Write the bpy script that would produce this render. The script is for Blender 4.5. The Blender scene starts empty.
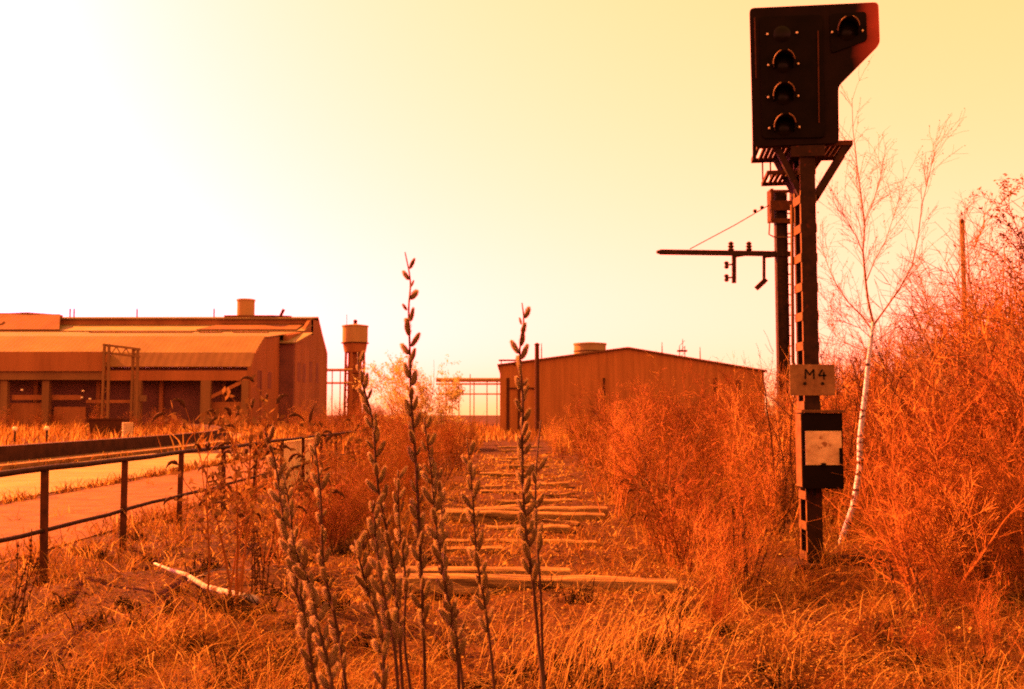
import bpy, bmesh, math, random
import numpy as np
from mathutils import Vector, Matrix

random.seed(11)
rng = np.random.default_rng(11)
R = math.radians
scene = bpy.context.scene
COL = scene.collection

# ------------------------------------------------------------------ camera
F = 995.0
PITCH = R(3.9)
EYE = 1.65
cam_data = bpy.data.cameras.new('camera')
cam_data.sensor_width = 36.0
cam_data.lens = 36.0 * F / 1024.0
cam_data.clip_start = 0.05
cam_data.clip_end = 6000
cam_data.dof.use_dof = True
cam_data.dof.focus_distance = 4.2
cam_data.dof.aperture_fstop = 9.0
cam = bpy.data.objects.new('camera', cam_data)
cam.location = (0, 0, EYE)
cam.rotation_euler = (R(90) + PITCH, 0, 0)
COL.objects.link(cam)
scene.camera = cam


def at(px, py, Y):
    """the point at distance Y seen in the photograph at px, py"""
    u = (px - 512) / F
    v = (344.5 - py) / F
    dy = math.cos(PITCH) - v * math.sin(PITCH)
    dz = math.sin(PITCH) + v * math.cos(PITCH)
    k = Y / dy
    return Vector((u * k, Y, EYE + dz * k))


# ------------------------------------------------------------------ light
SUN_EL, SUN_AZ = R(31), R(-58)        # azimuth from +Y towards +X ; negative = left
world = bpy.data.worlds.new('World')
scene.world = world
world.use_nodes = True
wt = world.node_tree
for n in list(wt.nodes):
    wt.nodes.remove(n)
out = wt.nodes.new('ShaderNodeOutputWorld')
bg = wt.nodes.new('ShaderNodeBackground')
sky = wt.nodes.new('ShaderNodeTexSky')
sky.sky_type = 'NISHITA'
sky.sun_disc = False
sky.sun_elevation = SUN_EL
sky.sun_rotation = SUN_AZ
sky.air_density = 1.0
sky.dust_density = 2.0
sky.ozone_density = 1.0
bw = wt.nodes.new('ShaderNodeRGBToBW')
# the film's own response to the sky's brightness, channel by channel
L_REF = 1.30
comb = wt.nodes.new('ShaderNodeCombineColor')
div = wt.nodes.new('ShaderNodeMath')
div.operation = 'DIVIDE'
div.inputs[1].default_value = L_REF
wt.links.new(sky.outputs['Color'], bw.inputs[0])
wt.links.new(bw.outputs[0], div.inputs[0])
for ch, gain, power in (('Red', 1.30, 0.75), ('Green', 0.470, 0.30), ('Blue', 0.115, 1.15)):
    pw = wt.nodes.new('ShaderNodeMath')
    pw.operation = 'POWER'
    pw.inputs[1].default_value = power
    ml = wt.nodes.new('ShaderNodeMath')
    ml.operation = 'MULTIPLY'
    ml.inputs[1].default_value = gain
    wt.links.new(div.outputs[0], pw.inputs[0])
    wt.links.new(pw.outputs[0], ml.inputs[0])
    wt.links.new(ml.outputs[0], comb.inputs[ch])
wt.links.new(comb.outputs[0], bg.inputs['Color'])
bg.inputs['Strength'].default_value = 0.15
wt.links.new(bg.outputs[0], out.inputs['Surface'])

sun_data = bpy.data.lights.new('sun', 'SUN')
sun_data.energy = 4.6
sun_data.angle = R(0.6)
sun_data.color = (1.0, 0.24, 0.035)
sun = bpy.data.objects.new('sun', sun_data)
COL.objects.link(sun)
sdir = Vector((math.sin(SUN_AZ) * math.cos(SUN_EL), math.cos(SUN_AZ) * math.cos(SUN_EL), math.sin(SUN_EL)))
sun.rotation_euler = sdir.to_track_quat('Z', 'Y').to_euler()
sun.location = sdir * 100

scene.view_settings.view_transform = 'Standard'
scene.view_settings.look = 'None'
scene.view_settings.gamma = 1.0
scene.view_settings.exposure = 3.2
scene.render.engine = 'CYCLES'
cy = scene.cycles
cy.max_bounces = 6
cy.diffuse_bounces = 3
cy.glossy_bounces = 2
cy.transmission_bounces = 4
cy.volume_bounces = 1
cy.transparent_max_bounces = 8
cy.use_denoising = False
cy.sample_clamp_indirect = 6.0
cy.pixel_filter_type = 'BLACKMAN_HARRIS'
cy.filter_width = 1.9

# ------------------------------------------------------------------ materials
def new_mat(name):
    m = bpy.data.materials.new(name)
    m.use_nodes = True
    t = m.node_tree
    p = t.nodes['Principled BSDF']
    return m, t, p


def warm(c):
    return (c[0], c[1] * 0.92, c[2] * 0.5)


def mat(name, c1, c2=None, scale=4.0, rough=0.85, bump=0.0, bscale=None, stretch=(1, 1, 1), metal=0.0, spots=None, spec=0.04, detail=6.0):
    """principled surface whose own colour varies by noise between c1 and c2; spots=(colour, scale, threshold)"""
    m, t, p = new_mat(name)
    N, L = t.nodes, t.links
    p.inputs['Roughness'].default_value = rough
    p.inputs['Metallic'].default_value = metal
    p.inputs['Specular IOR Level'].default_value = spec
    tc = N.new('ShaderNodeTexCoord')
    mp = N.new('ShaderNodeMapping')
    mp.inputs['Scale'].default_value = stretch
    L.new(tc.outputs['Object'], mp.inputs['Vector'])
    nz = N.new('ShaderNodeTexNoise')
    nz.inputs['Scale'].default_value = scale
    nz.inputs['Detail'].default_value = detail
    nz.inputs['Roughness'].default_value = 0.65
    L.new(mp.outputs[0], nz.inputs['Vector'])
    ramp = N.new('ShaderNodeValToRGB')
    ramp.color_ramp.elements[0].position = 0.32
    ramp.color_ramp.elements[1].position = 0.68
    ramp.color_ramp.elements[0].color = (*warm(c1), 1)
    ramp.color_ramp.elements[1].color = (*warm(c2 or c1), 1)
    L.new(nz.outputs['Fac'], ramp.inputs[0])
    colour = ramp.outputs[0]
    if spots:
        n2 = N.new('ShaderNodeTexNoise')
        n2.inputs['Scale'].default_value = spots[1]
        n2.inputs['Detail'].default_value = 5
        L.new(mp.outputs[0], n2.inputs['Vector'])
        r2 = N.new('ShaderNodeValToRGB')
        r2.color_ramp.elements[0].position = spots[2]
        r2.color_ramp.elements[1].position = spots[2] + 0.06
        L.new(n2.outputs['Fac'], r2.inputs[0])
        mx = N.new('ShaderNodeMix')
        mx.data_type = 'RGBA'
        L.new(r2.outputs[0], mx.inputs['Factor'])
        L.new(colour, mx.inputs['A'])
        mx.inputs['B'].default_value = (*warm(spots[0]), 1)
        colour = mx.outputs['Result']
    L.new(colour, p.inputs['Base Color'])
    if bump:
        bn = N.new('ShaderNodeTexNoise')
        bn.inputs['Scale'].default_value = bscale or scale * 3
        bn.inputs['Detail'].default_value = 6
        L.new(mp.outputs[0], bn.inputs['Vector'])
        b = N.new('ShaderNodeBump')
        b.inputs['Strength'].default_value = bump
        b.inputs['Distance'].default_value = 0.02
        L.new(bn.outputs['Fac'], b.inputs['Height'])
        L.new(b.outputs[0], p.inputs['Normal'])
    return m


def cladding(name, c1, c2, pitch=0.3, axis='X', depth=0.04, scale=0.35, stretch=(1, 1, 0.15), bumpy=0.12):
    """corrugated sheet: wave bump plus streaky colour"""
    m = mat(name, c1, c2, scale=scale, rough=0.8, stretch=stretch)
    t = m.node_tree
    N, L = t.nodes, t.links
    p = N['Principled BSDF']
    tc = N.new('ShaderNodeTexCoord')
    w = N.new('ShaderNodeTexWave')
    w.wave_type = 'BANDS'
    w.bands_direction = axis
    w.inputs['Scale'].default_value = 0.314 / pitch
    L.new(tc.outputs['Object'], w.inputs['Vector'])
    b = N.new('ShaderNodeBump')
    b.inputs['Strength'].default_value = bumpy
    b.inputs['Distance'].default_value = depth
    L.new(w.outputs['Fac'], b.inputs['Height'])
    L.new(b.outputs[0], p.inputs['Normal'])
    return m


def blade_mat(name, transl=0.4, rough=0.7):
    """thin plant matter: per-blade own colour from the attribute 'tone', part translucent"""
    m = bpy.data.materials.new(name)
    m.use_nodes = True
    t = m.node_tree
    N, L = t.nodes, t.links
    N.remove(N['Principled BSDF'])
    o = N['Material Output']
    a = N.new('ShaderNodeAttribute')
    a.attribute_name = 'tone'
    d = N.new('ShaderNodeBsdfDiffuse')
    tr = N.new('ShaderNodeBsdfTranslucent')
    mx = N.new('ShaderNodeMixShader')
    mx.inputs[0].default_value = transl
    L.new(a.outputs['Color'], d.inputs['Color'])
    L.new(a.outputs['Color'], tr.inputs['Color'])
    L.new(d.outputs[0], mx.inputs[1])
    L.new(tr.outputs[0], mx.inputs[2])
    L.new(mx.outputs[0], o.inputs['Surface'])
    return m


M = {}
M['soil'] = mat('soil', (0.016, 0.008, 0.005), (0.062, 0.029, 0.014), scale=3.1, rough=0.95, bump=0.9, bscale=14, spots=((0.035, 0.02, 0.012), 5.0, 0.60), detail=10)
M['road'] = mat('road_concrete', (0.15, 0.12, 0.08), (0.25, 0.21, 0.14), scale=0.9, rough=0.9, bump=0.3, bscale=9, spots=((0.25, 0.2, 0.15), 1.1, 0.66))
M['path'] = mat('dusty_path', (0.075, 0.04, 0.026), (0.14, 0.085, 0.055), scale=1.6, rough=0.95, bump=0.5, bscale=10, spots=((0.14, 0.085, 0.05), 2.2, 0.6))
M['kerb'] = mat('kerb_stone', (0.12, 0.08, 0.05), (0.2, 0.14, 0.09), scale=1.5, bump=0.3)
M['darkwall'] = mat('dark_stone', (0.022, 0.012, 0.012), (0.055, 0.028, 0.024), scale=2.2, spec=0.05, bump=0.4)
M['rust'] = mat('rusty_steel', (0.032, 0.015, 0.011), (0.075, 0.03, 0.017), scale=9, rough=0.8, spec=0.06, bump=0.3)
M['steel'] = mat('old_painted_steel', (0.013, 0.009, 0.008), (0.034, 0.018, 0.014), scale=8, rough=0.7, spec=0.06, bump=0.2, spots=((0.06, 0.02, 0.012), 14, 0.64))
M['paleiron'] = mat('weathered_grey_paint', (0.06, 0.034, 0.022), (0.12, 0.072, 0.045), scale=10, rough=0.7, bump=0.2, spots=((0.10, 0.045, 0.025), 16, 0.6))
M['black'] = mat('black_enamel', (0.0035, 0.003, 0.003), (0.007, 0.005, 0.005), scale=6, rough=0.6, spec=0.03)
M['lens'] = mat('dark_lens_glass', (0.006, 0.005, 0.005), rough=0.25, spec=0.06)
M['rim_highlight'] = mat('painted_rim_highlight', (0.02, 0.012, 0.01), (0.22, 0.13, 0.08), scale=9, rough=0.5, spec=0.2)  # pale tone painting the bright crescents of the lit hood edges
M['bolt'] = mat('bright_bolt', (0.5, 0.45, 0.4), rough=0.35, metal=0.6)
M['whitepaint'] = mat('aged_white_paint', (0.30, 0.24, 0.18), (0.58, 0.52, 0.42), scale=7, rough=0.6, bump=0.15, spots=((0.20, 0.12, 0.07), 11, 0.62), detail=9)
M['signplate'] = mat('dull_sign_plate', (0.12, 0.075, 0.045), (0.22, 0.15, 0.095), scale=9, rough=0.6, spots=((0.13, 0.08, 0.05), 20, 0.66))
M['ink'] = mat('sign_lettering', (0.012, 0.01, 0.01), rough=0.6)
M['timber'] = mat('weathered_sleeper', (0.03, 0.018, 0.012), (0.34, 0.24, 0.15), scale=3.0, rough=0.9, bump=0.8, bscale=12, stretch=(0.4, 6, 6))
M['pole_wood'] = mat('grey_wood_pole', (0.10, 0.06, 0.04), (0.20, 0.13, 0.09), scale=6, stretch=(4, 4, 0.3), rough=0.9)
M['concrete'] = mat('pale_panel', (0.52, 0.46, 0.38), (0.7, 0.63, 0.53), scale=3, rough=0.85, bump=0.2)
M['roof'] = cladding('rusty_roof_sheet', (0.115, 0.088, 0.055), (0.175, 0.135, 0.085), pitch=0.5)
M['roof_dark'] = cladding('dark_roof_sheet', (0.1, 0.05, 0.03), (0.15, 0.078, 0.046), pitch=0.5)
M['roof_pale'] = cladding('pale_roof_sheet', (0.17, 0.14, 0.1), (0.23, 0.195, 0.14), pitch=0.5)
M['skirt'] = cladding('glazed_skirt_sheet', (0.14, 0.085, 0.05), (0.21, 0.13, 0.075), pitch=0.8)
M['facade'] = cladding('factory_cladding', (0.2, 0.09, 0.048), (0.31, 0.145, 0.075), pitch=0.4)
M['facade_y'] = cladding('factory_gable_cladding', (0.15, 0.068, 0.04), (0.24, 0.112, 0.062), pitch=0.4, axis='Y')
M['hazepale'] = mat('haze_paled_paint', (0.26, 0.17, 0.10), (0.36, 0.25, 0.15), scale=3)  # colour lightened so the distant pipe bridges look faded by haze
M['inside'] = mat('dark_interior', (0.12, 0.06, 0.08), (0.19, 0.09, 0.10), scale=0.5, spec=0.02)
M['shed'] = cladding('warehouse_cladding', (0.23, 0.108, 0.045), (0.35, 0.165, 0.07), pitch=0.55, bumpy=0.3, depth=0.06, scale=2.8, stretch=(1, 1, 0.05))
M['tank'] = cladding('tank_plate', (0.24, 0.17, 0.1), (0.33, 0.25, 0.16), pitch=0.6, axis='X')
M['bark_white'] = mat('birch_bark', (0.30, 0.33, 0.66), (0.50, 0.58, 1.2), scale=14, rough=0.85, bump=0.5, spots=((0.04, 0.02, 0.02), 9.0, 0.55), stretch=(1, 1, 2.6))
M['twig'] = mat('bare_twig', (0.15, 0.062, 0.022), (0.31, 0.14, 0.052), scale=2.5, rough=0.85)
M['twig_pale'] = mat('pale_dead_twig', (0.20, 0.105, 0.04), (0.40, 0.23, 0.095), scale=2.5, rough=0.85)
M['twig_red'] = mat('russet_twig', (0.09, 0.032, 0.012), (0.19, 0.07, 0.026), scale=2.5, rough=0.85)
M['twig_dark'] = mat('dark_twig', (0.04, 0.022, 0.015), (0.085, 0.05, 0.03), scale=3, rough=0.8)
M['birch_twig'] = mat('birch_twig', (0.13, 0.08, 0.05), (0.24, 0.16, 0.10), scale=3, rough=0.8)
M['willow_stem'] = mat('willow_stem', (0.022, 0.012, 0.009), (0.05, 0.025, 0.016), scale=20, rough=0.6, spec=0.08)
M['bud_scale'] = mat('bud_scale', (0.06, 0.03, 0.018), rough=0.5)
M['catkin'] = mat('catkin_core', (0.05, 0.035, 0.02), (0.13, 0.09, 0.045), spec=0.05, scale=260, rough=0.95)
M['fuzz'] = blade_mat('catkin_hair', 0.6)
M['seed'] = mat('dead_flower_spike', (0.035, 0.018, 0.012), (0.08, 0.042, 0.026), scale=30, rough=0.9)
M['blade'] = blade_mat('dry_blades', 0.45)
M['leaf'] = blade_mat('dead_leaves', 0.25)
M['log'] = mat('peeled_branch', (0.22, 0.20, 0.30), (0.46, 0.47, 0.8), scale=12, rough=0.9, bump=0.7, spots=((0.08, 0.045, 0.03), 8, 0.57), stretch=(1, 1, 1))
M['glass_white'] = mat('white_globe', (0.8, 0.78, 0.72), rough=0.3)

# ------------------------------------------------------------------ mesh helpers
class MB:
    def __init__(self):
        self.v, self.f = [], []

    def add(self, vs, fs):
        n = len(self.v)
        self.v += [tuple(p) for p in vs]
        self.f += [tuple(i + n for i in q) for q in fs]
        return self

    def box(self, x0, x1, y0, y1, z0, z1):
        vs = [(x, y, z) for z in (z0, z1) for y in (y0, y1) for x in (x0, x1)]
        return self.add(vs, [(0, 2, 3, 1), (4, 5, 7, 6), (0, 1, 5, 4), (2, 6, 7, 3), (0, 4, 6, 2), (1, 3, 7, 5)])

    def bar(self, a, b, w, h=None, up=(0, 0, 1)):
        a, b = Vector(a), Vector(b)
        h = h or w
        d = (b - a).normalized()
        u = Vector(up)
        if abs(d.dot(u)) > 0.95:
            u = Vector((0, 1, 0))
        s = d.cross(u).normalized()
        u = s.cross(d)
        vs = [p + s * (i * w / 2) + u * (j * h / 2) for p in (a, b) for (i, j) in ((-1, -1), (1, -1), (1, 1), (-1, 1))]
        return self.add(vs, [(3, 2, 1, 0), (4, 5, 6, 7), (0, 1, 5, 4), (1, 2, 6, 5), (2, 3, 7, 6), (3, 0, 4, 7)])

    def tube(self, pts, rad, n=6, cap=True):
        pts = [Vector(p) for p in pts]
        if not hasattr(rad, '__len__'):
            rad = [rad] * len(pts)
        rings, fs = [], []
        ref = Vector((0.31, 0.9, 0.2)).normalized()
        for i, p in enumerate(pts):
            d = (pts[min(i + 1, len(pts) - 1)] - pts[max(i - 1, 0)])
            d = d.normalized() if d.length > 1e-9 else Vector((0, 0, 1))
            r_ = ref if abs(d.dot(ref)) < 0.95 else Vector((1, 0, 0))
            s = d.cross(r_).normalized()
            u = s.cross(d)
            for k in range(n):
                a = 2 * math.pi * k / n
                rings.append(p + (s * math.cos(a) + u * math.sin(a)) * rad[i])
        for i in range(len(pts) - 1):
            for k in range(n):
                k2 = (k + 1) % n
                fs.append((i * n + k, i * n + k2, (i + 1) * n + k2, (i + 1) * n + k))
        if cap:
            fs.append(tuple(range(n - 1, -1, -1)))
            fs.append(tuple(range((len(pts) - 1) * n, len(pts) * n)))
        return self.add(rings, fs)

    def lathe(self, prof, c=(0, 0, 0), n=24):
        vs, fs = [], []
        for (r_, z) in prof:
            for k in range(n):
                a = 2 * math.pi * k / n
                vs.append((c[0] + r_ * math.cos(a), c[1] + r_ * math.sin(a), c[2] + z))
        m = len(prof)
        for i in range(m - 1):
            for k in range(n):
                k2 = (k + 1) % n
                fs.append((i * n + k, i * n + k2, (i + 1) * n + k2, (i + 1) * n + k))
        fs.append(tuple(range(n - 1, -1, -1)))
        fs.append(tuple(range((m - 1) * n, m * n)))
        return self.add(vs, fs)

    def prism(self, poly, y0, y1, axis='Y'):
        """poly in (x,z), extruded along Y; axis X: poly in (y,z), extruded along X"""
        n = len(poly)
        if axis == 'Y':
            vs = [(p[0], y, p[1]) for y in (y0, y1) for p in poly]
        else:
            vs = [(x, p[0], p[1]) for x in (y0, y1) for p in poly]
        fs = [tuple(range(n)), tuple(range(2 * n - 1, n - 1, -1))]
        fs += [(i, n + i, n + (i + 1) % n, (i + 1) % n) for i in range(n)]
        return self.add(vs, fs)

    def sheet(self, a, b, c, d, t=0.12):
        """a thick panel with corners a b c d"""
        a, b, c, d = map(Vector, (a, b, c, d))
        nrm = (b - a).cross(d - a).normalized() * t
        vs = [a, b, c, d, a - nrm, b - nrm, c - nrm, d - nrm]
        return self.add(vs, [(0, 1, 2, 3), (7, 6, 5, 4), (0, 4, 5, 1), (1, 5, 6, 2), (2, 6, 7, 3), (3, 7, 4, 0)])

    def mesh(self, name, m, smooth=False):
        me = bpy.data.meshes.new(name)
        me.from_pydata(self.v, [], self.f)
        bm = bmesh.new()
        bm.from_mesh(me)
        bmesh.ops.recalc_face_normals(bm, faces=bm.faces)
        bm.to_mesh(me)
        bm.free()
        if smooth:
            for p in me.polygons:
                p.use_smooth = True
        me.materials.append(m)
        return me

    def build(self, name, m, parent=None, smooth=False, bevel=0.0):
        o = bpy.data.objects.new(name, self.mesh(name, m, smooth))
        COL.objects.link(o)
        if parent:
            o.parent = parent
        if bevel:
            b = o.modifiers.new('bevel', 'BEVEL')
            b.width = bevel
            b.segments = 2
            b.limit_method = 'ANGLE'
        return o


def tag(o, label=None, cat=None, group=None, kind=None):
    for k, v in (('label', label), ('category', cat), ('group', group), ('kind', kind)):
        if v:
            o[k] = v
    return o


def empty(name, loc, label, cat, group=None, rz=0.0):
    o = bpy.data.objects.new(name, None)
    o.empty_display_size = 0.2
    o.location = loc
    o.rotation_euler = (0, 0, rz)
    COL.objects.link(o)
    return tag(o, label, cat, group)


def copy_tree(o, parent=None):
    c = o.copy()
    COL.objects.link(c)
    if parent:
        c.parent = parent
    for ch in list(o.children):
        copy_tree(ch, c)
    return c


def np_mesh(name, verts, quads, tris, m, tone=None):
    """big mesh from arrays; tone is a per-vertex colour"""
    me = bpy.data.meshes.new(name)
    nv, nq, nt = len(verts), len(quads), len(tris)
    me.vertices.add(nv)
    me.vertices.foreach_set('co', np.ascontiguousarray(verts, dtype=np.float32).ravel())
    loops = np.concatenate([quads.ravel(), tris.ravel()]).astype(np.int32)
    me.loops.add(len(loops))
    me.loops.foreach_set('vertex_index', loops)
    me.polygons.add(nq + nt)
    st = np.concatenate([np.arange(nq) * 4, nq * 4 + np.arange(nt) * 3]).astype(np.int32)
    me.polygons.foreach_set('loop_start', st)
    me.update(calc_edges=True)
    me.validate()
    if tone is not None:
        a = me.color_attributes.new('tone', 'FLOAT_COLOR', 'POINT')
        c = np.ones((nv, 4), dtype=np.float32)
        c[:, :3] = tone
        a.data.foreach_set('color', c.ravel())
    me.materials.append(m)
    return me


def blades(base, h, az, lean, width, tone, kink=None):
    """N curved tapering blades -> verts, quads, tris, tones (7 verts each)"""
    n = len(base)
    dx, dy = np.cos(az), np.sin(az)
    side = az + np.pi / 2 + rng.normal(0, 0.7, n)
    sx, sy = np.cos(side), np.sin(side)
    V = np.zeros((n, 7, 3))
    ts = (0.0, 0.42, 0.76, 1.0)
    ws = (1.0, 0.8, 0.5)
    for i, t in enumerate(ts):
        out_ = lean * h * (0.35 * t + 0.65 * t * t)
        z = h * t * np.sqrt(np.clip(1 - 0.55 * np.clip(lean, 0, 1.25) ** 2 * t, 0.05, 1))
        cx, cyy, cz = base[:, 0] + dx * out_, base[:, 1] + dy * out_, base[:, 2] + z
        if i < 3:
            w = width * ws[i] * 0.5
            V[:, 2 * i] = np.stack([cx - sx * w, cyy - sy * w, cz], 1)
            V[:, 2 * i + 1] = np.stack([cx + sx * w, cyy + sy * w, cz], 1)
        else:
            V[:, 6] = np.stack([cx, cyy, cz], 1)
    o = (np.arange(n) * 7)[:, None]
    quads = np.concatenate([o + np.array([0, 1, 3, 2]), o + np.array([2, 3, 5, 4])])
    tris = o + np.array([4, 5, 6])
    return V.reshape(-1, 3), quads, tris, np.repeat(tone, 7, axis=0)


def merge(parts):
    vs, qs, ts, cs, off = [], [], [], [], 0
    for (v, q, t, c) in parts:
        vs.append(v); qs.append(q + off); ts.append(t + off); cs.append(c)
        off += len(v)
    return np.concatenate(vs), np.concatenate(qs), np.concatenate(ts), np.concatenate(cs)


# ------------------------------------------------------------------ ground
def gz(x, y):
    x = np.asarray(x, dtype=float); y = np.asarray(y, dtype=float)
    m = np.clip((x + 5.2) / 1.2, 0, 1) * np.clip((60 - y) / 30, 0, 1)
    tr = 1 - 0.45 * np.exp(-((x - 0.25) / 1.3) ** 2)
    b = 0.045 * np.sin(1.7 * x + 0.6 * y + 1) + 0.035 * np.sin(-1.1 * x + 2.3 * y) + 0.03 * np.sin(3.1 * x + 1.9 * y + 2) + 0.018 * np.sin(5.3 * x - 4.1 * y)
    bank = 0.16 * np.clip((x - 1.9) / 1.5, 0, 1) * np.clip((y - 5) / 6, 0, 1)
    return m * (b * tr + bank) - 0.01


def axis_coords(lo, hi, fine_lo, fine_hi, step):
    mid = np.arange(fine_lo, fine_hi + 1e-6, step)
    l, r_, s = [], [], step
    p = fine_lo
    while p > lo:
        s *= 1.35; p -= s; l.append(max(p, lo))
    s, p = step, fine_hi
    while p < hi:
        s *= 1.35; p += s; r_.append(min(p, hi))
    return np.array(l[::-1] + list(mid) + r_)


xs = axis_coords(-420, 420, -6.5, 14, 0.2)
ys = axis_coords(-60, 560, 0, 40, 0.2)
XX, YY = np.meshgrid(xs, ys)
ZZ = gz(XX, YY)
V = np.stack([XX.ravel(), YY.ravel(), ZZ.ravel()], 1)
nx, ny = len(xs), len(ys)
I = (np.arange(ny - 1)[:, None] * nx + np.arange(nx - 1)[None, :]).ravel()
Q = np.stack([I, I + 1, I + 1 + nx, I + nx], 1)
g = bpy.data.objects.new('ground', np_mesh('ground', V, Q, np.zeros((0, 3), int), M['soil']))
COL.objects.link(g)
tag(g, kind='structure')


def ribbon(name, left, right, z, m, thick=0.0):
    """a flat strip between two plan polylines"""
    mb = MB()
    n = len(left)
    if thick:
        for i in range(n - 1):
            a, b, c, d = left[i], right[i], right[i + 1], left[i + 1]
            mb.add([(*a, 0), (*b, 0), (*c, 0), (*d, 0), (*a, z), (*b, z), (*c, z), (*d, z)],
                   [(4, 5, 6, 7), (0, 1, 5, 4), (2, 3, 7, 6), (1, 2, 6, 5), (3, 0, 4, 7)])
    else:
        vs = [(*p, z) for p in left] + [(*p, z) for p in right]
        mb.add(vs, [(i, n + i, n + i + 1, i + 1) for i in range(n - 1)])
    o = mb.build(name, m)
    return o


def roadline(off):
    """plan line running beside the trackbed, bending away to the left far off"""
    pts = []
    for y in (4, 10, 16, 22, 28, 34, 40, 46, 52, 58, 64, 70, 76, 84, 92):
        bend = -max(0, y - 42) ** 2 * 0.0058
        pts.append((off + bend, y))
    return pts


tag(ribbon('path', roadline(-9.1)[:6], roadline(-5.6)[:6], 0.006, M['path']), kind='structure')
tag(ribbon('road', roadline(-14.5)[:7], roadline(-9.5)[:7], 0.010, M['road']), kind='structure')
tag(ribbon('kerb', roadline(-15.5), roadline(-14.5), 0.14, M['kerb'], 1), kind='structure')
w_ = ribbon('low_wall', roadline(-15.9), roadline(-15.52), 0.62, M['darkwall'], 1)
tag(w_, 'long low dark stone wall curving along the far side of the road', 'wall')

# ------------------------------------------------------------------ factory on the left
fx0, fx1 = -84.0, -26.3
fac = empty('factory_hall', (-50, 110, 0), 'long rusty factory hall with stepped sheet roofs and open dark bays', 'factory')
OFF = Vector((50, -110, 0))


def fpart(mb, name, m, parent=fac, **k):
    mb.v = [tuple(Vector(p) + OFF) for p in mb.v]
    return mb.build(name, m, parent, **k)


# lower roof strips
fpart(MB().sheet((fx0, 101.6, 7.75), (fx1, 101.6, 7.75), (fx1, 105.6, 9.75), (fx0, 105.6, 9.75)), 'front_roof', M['roof'])
fpart(MB().sheet((fx0, 105.6, 9.7), (fx1 + 0.3, 105.6, 9.7), (fx1 + 0.3, 121, 11.45), (fx0, 121, 11.45)), 'middle_roof', M['roof'])
fpart(MB().sheet((fx0, 121, 11.6), (-25.4, 121, 11.6), (-25.4, 126, 12.75), (fx0, 126, 12.75)), 'upper_roof', M['roof_pale'])
fpart(MB().box(fx0, -25.5, 126, 127.2, 11.5, 13.45), 'clerestory', M['facade'])
fpart(MB().sheet((fx0, 125.6, 13.62), (-25.6, 125.6, 13.62), (-25.6, 131, 14.25), (fx0, 131, 14.25), 0.2), 'ridge_roof', M['roof_pale'])
fpart(MB().sheet((-38.6, 121.2, 11.78), (-26.4, 121.2, 11.78), (-26.4, 126.2, 12.95), (-36.6, 126.2, 12.95), 0.1), 'dark_roof_panel', M['roof_dark'])
fpart(MB().sheet((fx0, 131.1, 14.2), (-25.6, 131.1, 14.2), (-25.6, 137.4, 9.9), (fx0, 137.4, 9.9)), 'rear_roof', M['roof_dark'])
# skylight strips on the middle roof
for (xa, xb) in ((-50, -38), (-37, -34.5), (-33, -29)):
    fpart(MB().sheet((xa, 117.2, 11.14), (xb, 117.2, 11.14), (xb, 118.4, 11.28), (xa, 118.4, 11.28), 0.1), 'skylight', M['roof_dark'])
# steep glazed skirt at right, plain vertical cladding at left
fpart(MB().sheet((-40.9, 100.0, 6.25), (fx1, 100.0, 6.25), (fx1, 101.5, 7.72), (-40.9, 101.5, 7.72)), 'glazed_skirt', M['skirt'])
fpart(MB().box(fx0, -40.95, 99.3, 101.4, 5.75, 7.7), 'upper_front_wall', M['facade'])
fpart(MB().box(fx0, -40.95, 99.6, 100.2, 4.9, 5.74), 'crane_beam', M['skirt'])
fpart(MB().box(-40.9, fx1, 100.1, 100.7, 4.85, 5.85), 'crane_beam', M['facade'])
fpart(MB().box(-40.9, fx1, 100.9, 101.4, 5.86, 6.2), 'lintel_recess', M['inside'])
# columns of the open bays
for cx_ in (-78, -71, -64, -57.5, -51, -46.8, -37.6, -30.75, -26.8):
    wdt = 0.35 if cx_ != -30.75 else 0.5
    fpart(MB().box(cx_ - wdt, cx_ + wdt, 99.9, 100.5, 0, 4.84), 'column', M['skirt'])
for (xa, xb, z0, z1) in ((-50.5, -43.5, 2.9, 3.4), (-57, -51.5, 1.9, 2.3), (-43, -38, 2.6, 2.9)):
    fpart(MB().box(xa, xb, 100.6, 100.9, z0, z1), 'girder', M['facade'])
fpart(MB().bar((-30.4, 100.3, 3.1), (-27.2, 100.3, 4.7), 0.35), 'brace', M['facade'])
# low infill walls
fpart(MB().box(-56, -47.5, 101.0, 101.3, 0, 2.6), 'infill_wall', M['facade'])
fpart(MB().box(-46.4, -43.2, 101.0, 101.3, 0, 2.2), 'infill_wall', M['facade'])
fpart(MB().box(-30.4, -27.2, 100.8, 101.1, 0, 2.7), 'infill_wall', M['facade'])
# dark depth of the hall
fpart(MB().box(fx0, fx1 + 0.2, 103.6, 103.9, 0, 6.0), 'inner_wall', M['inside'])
for k in range(9):
    fpart(MB().box(fx0 + 6.5 * k + 2, fx0 + 6.5 * k + 2.4, 103.0, 103.4, 0, 5.9), 'inner_column', M['facade'])
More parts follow.
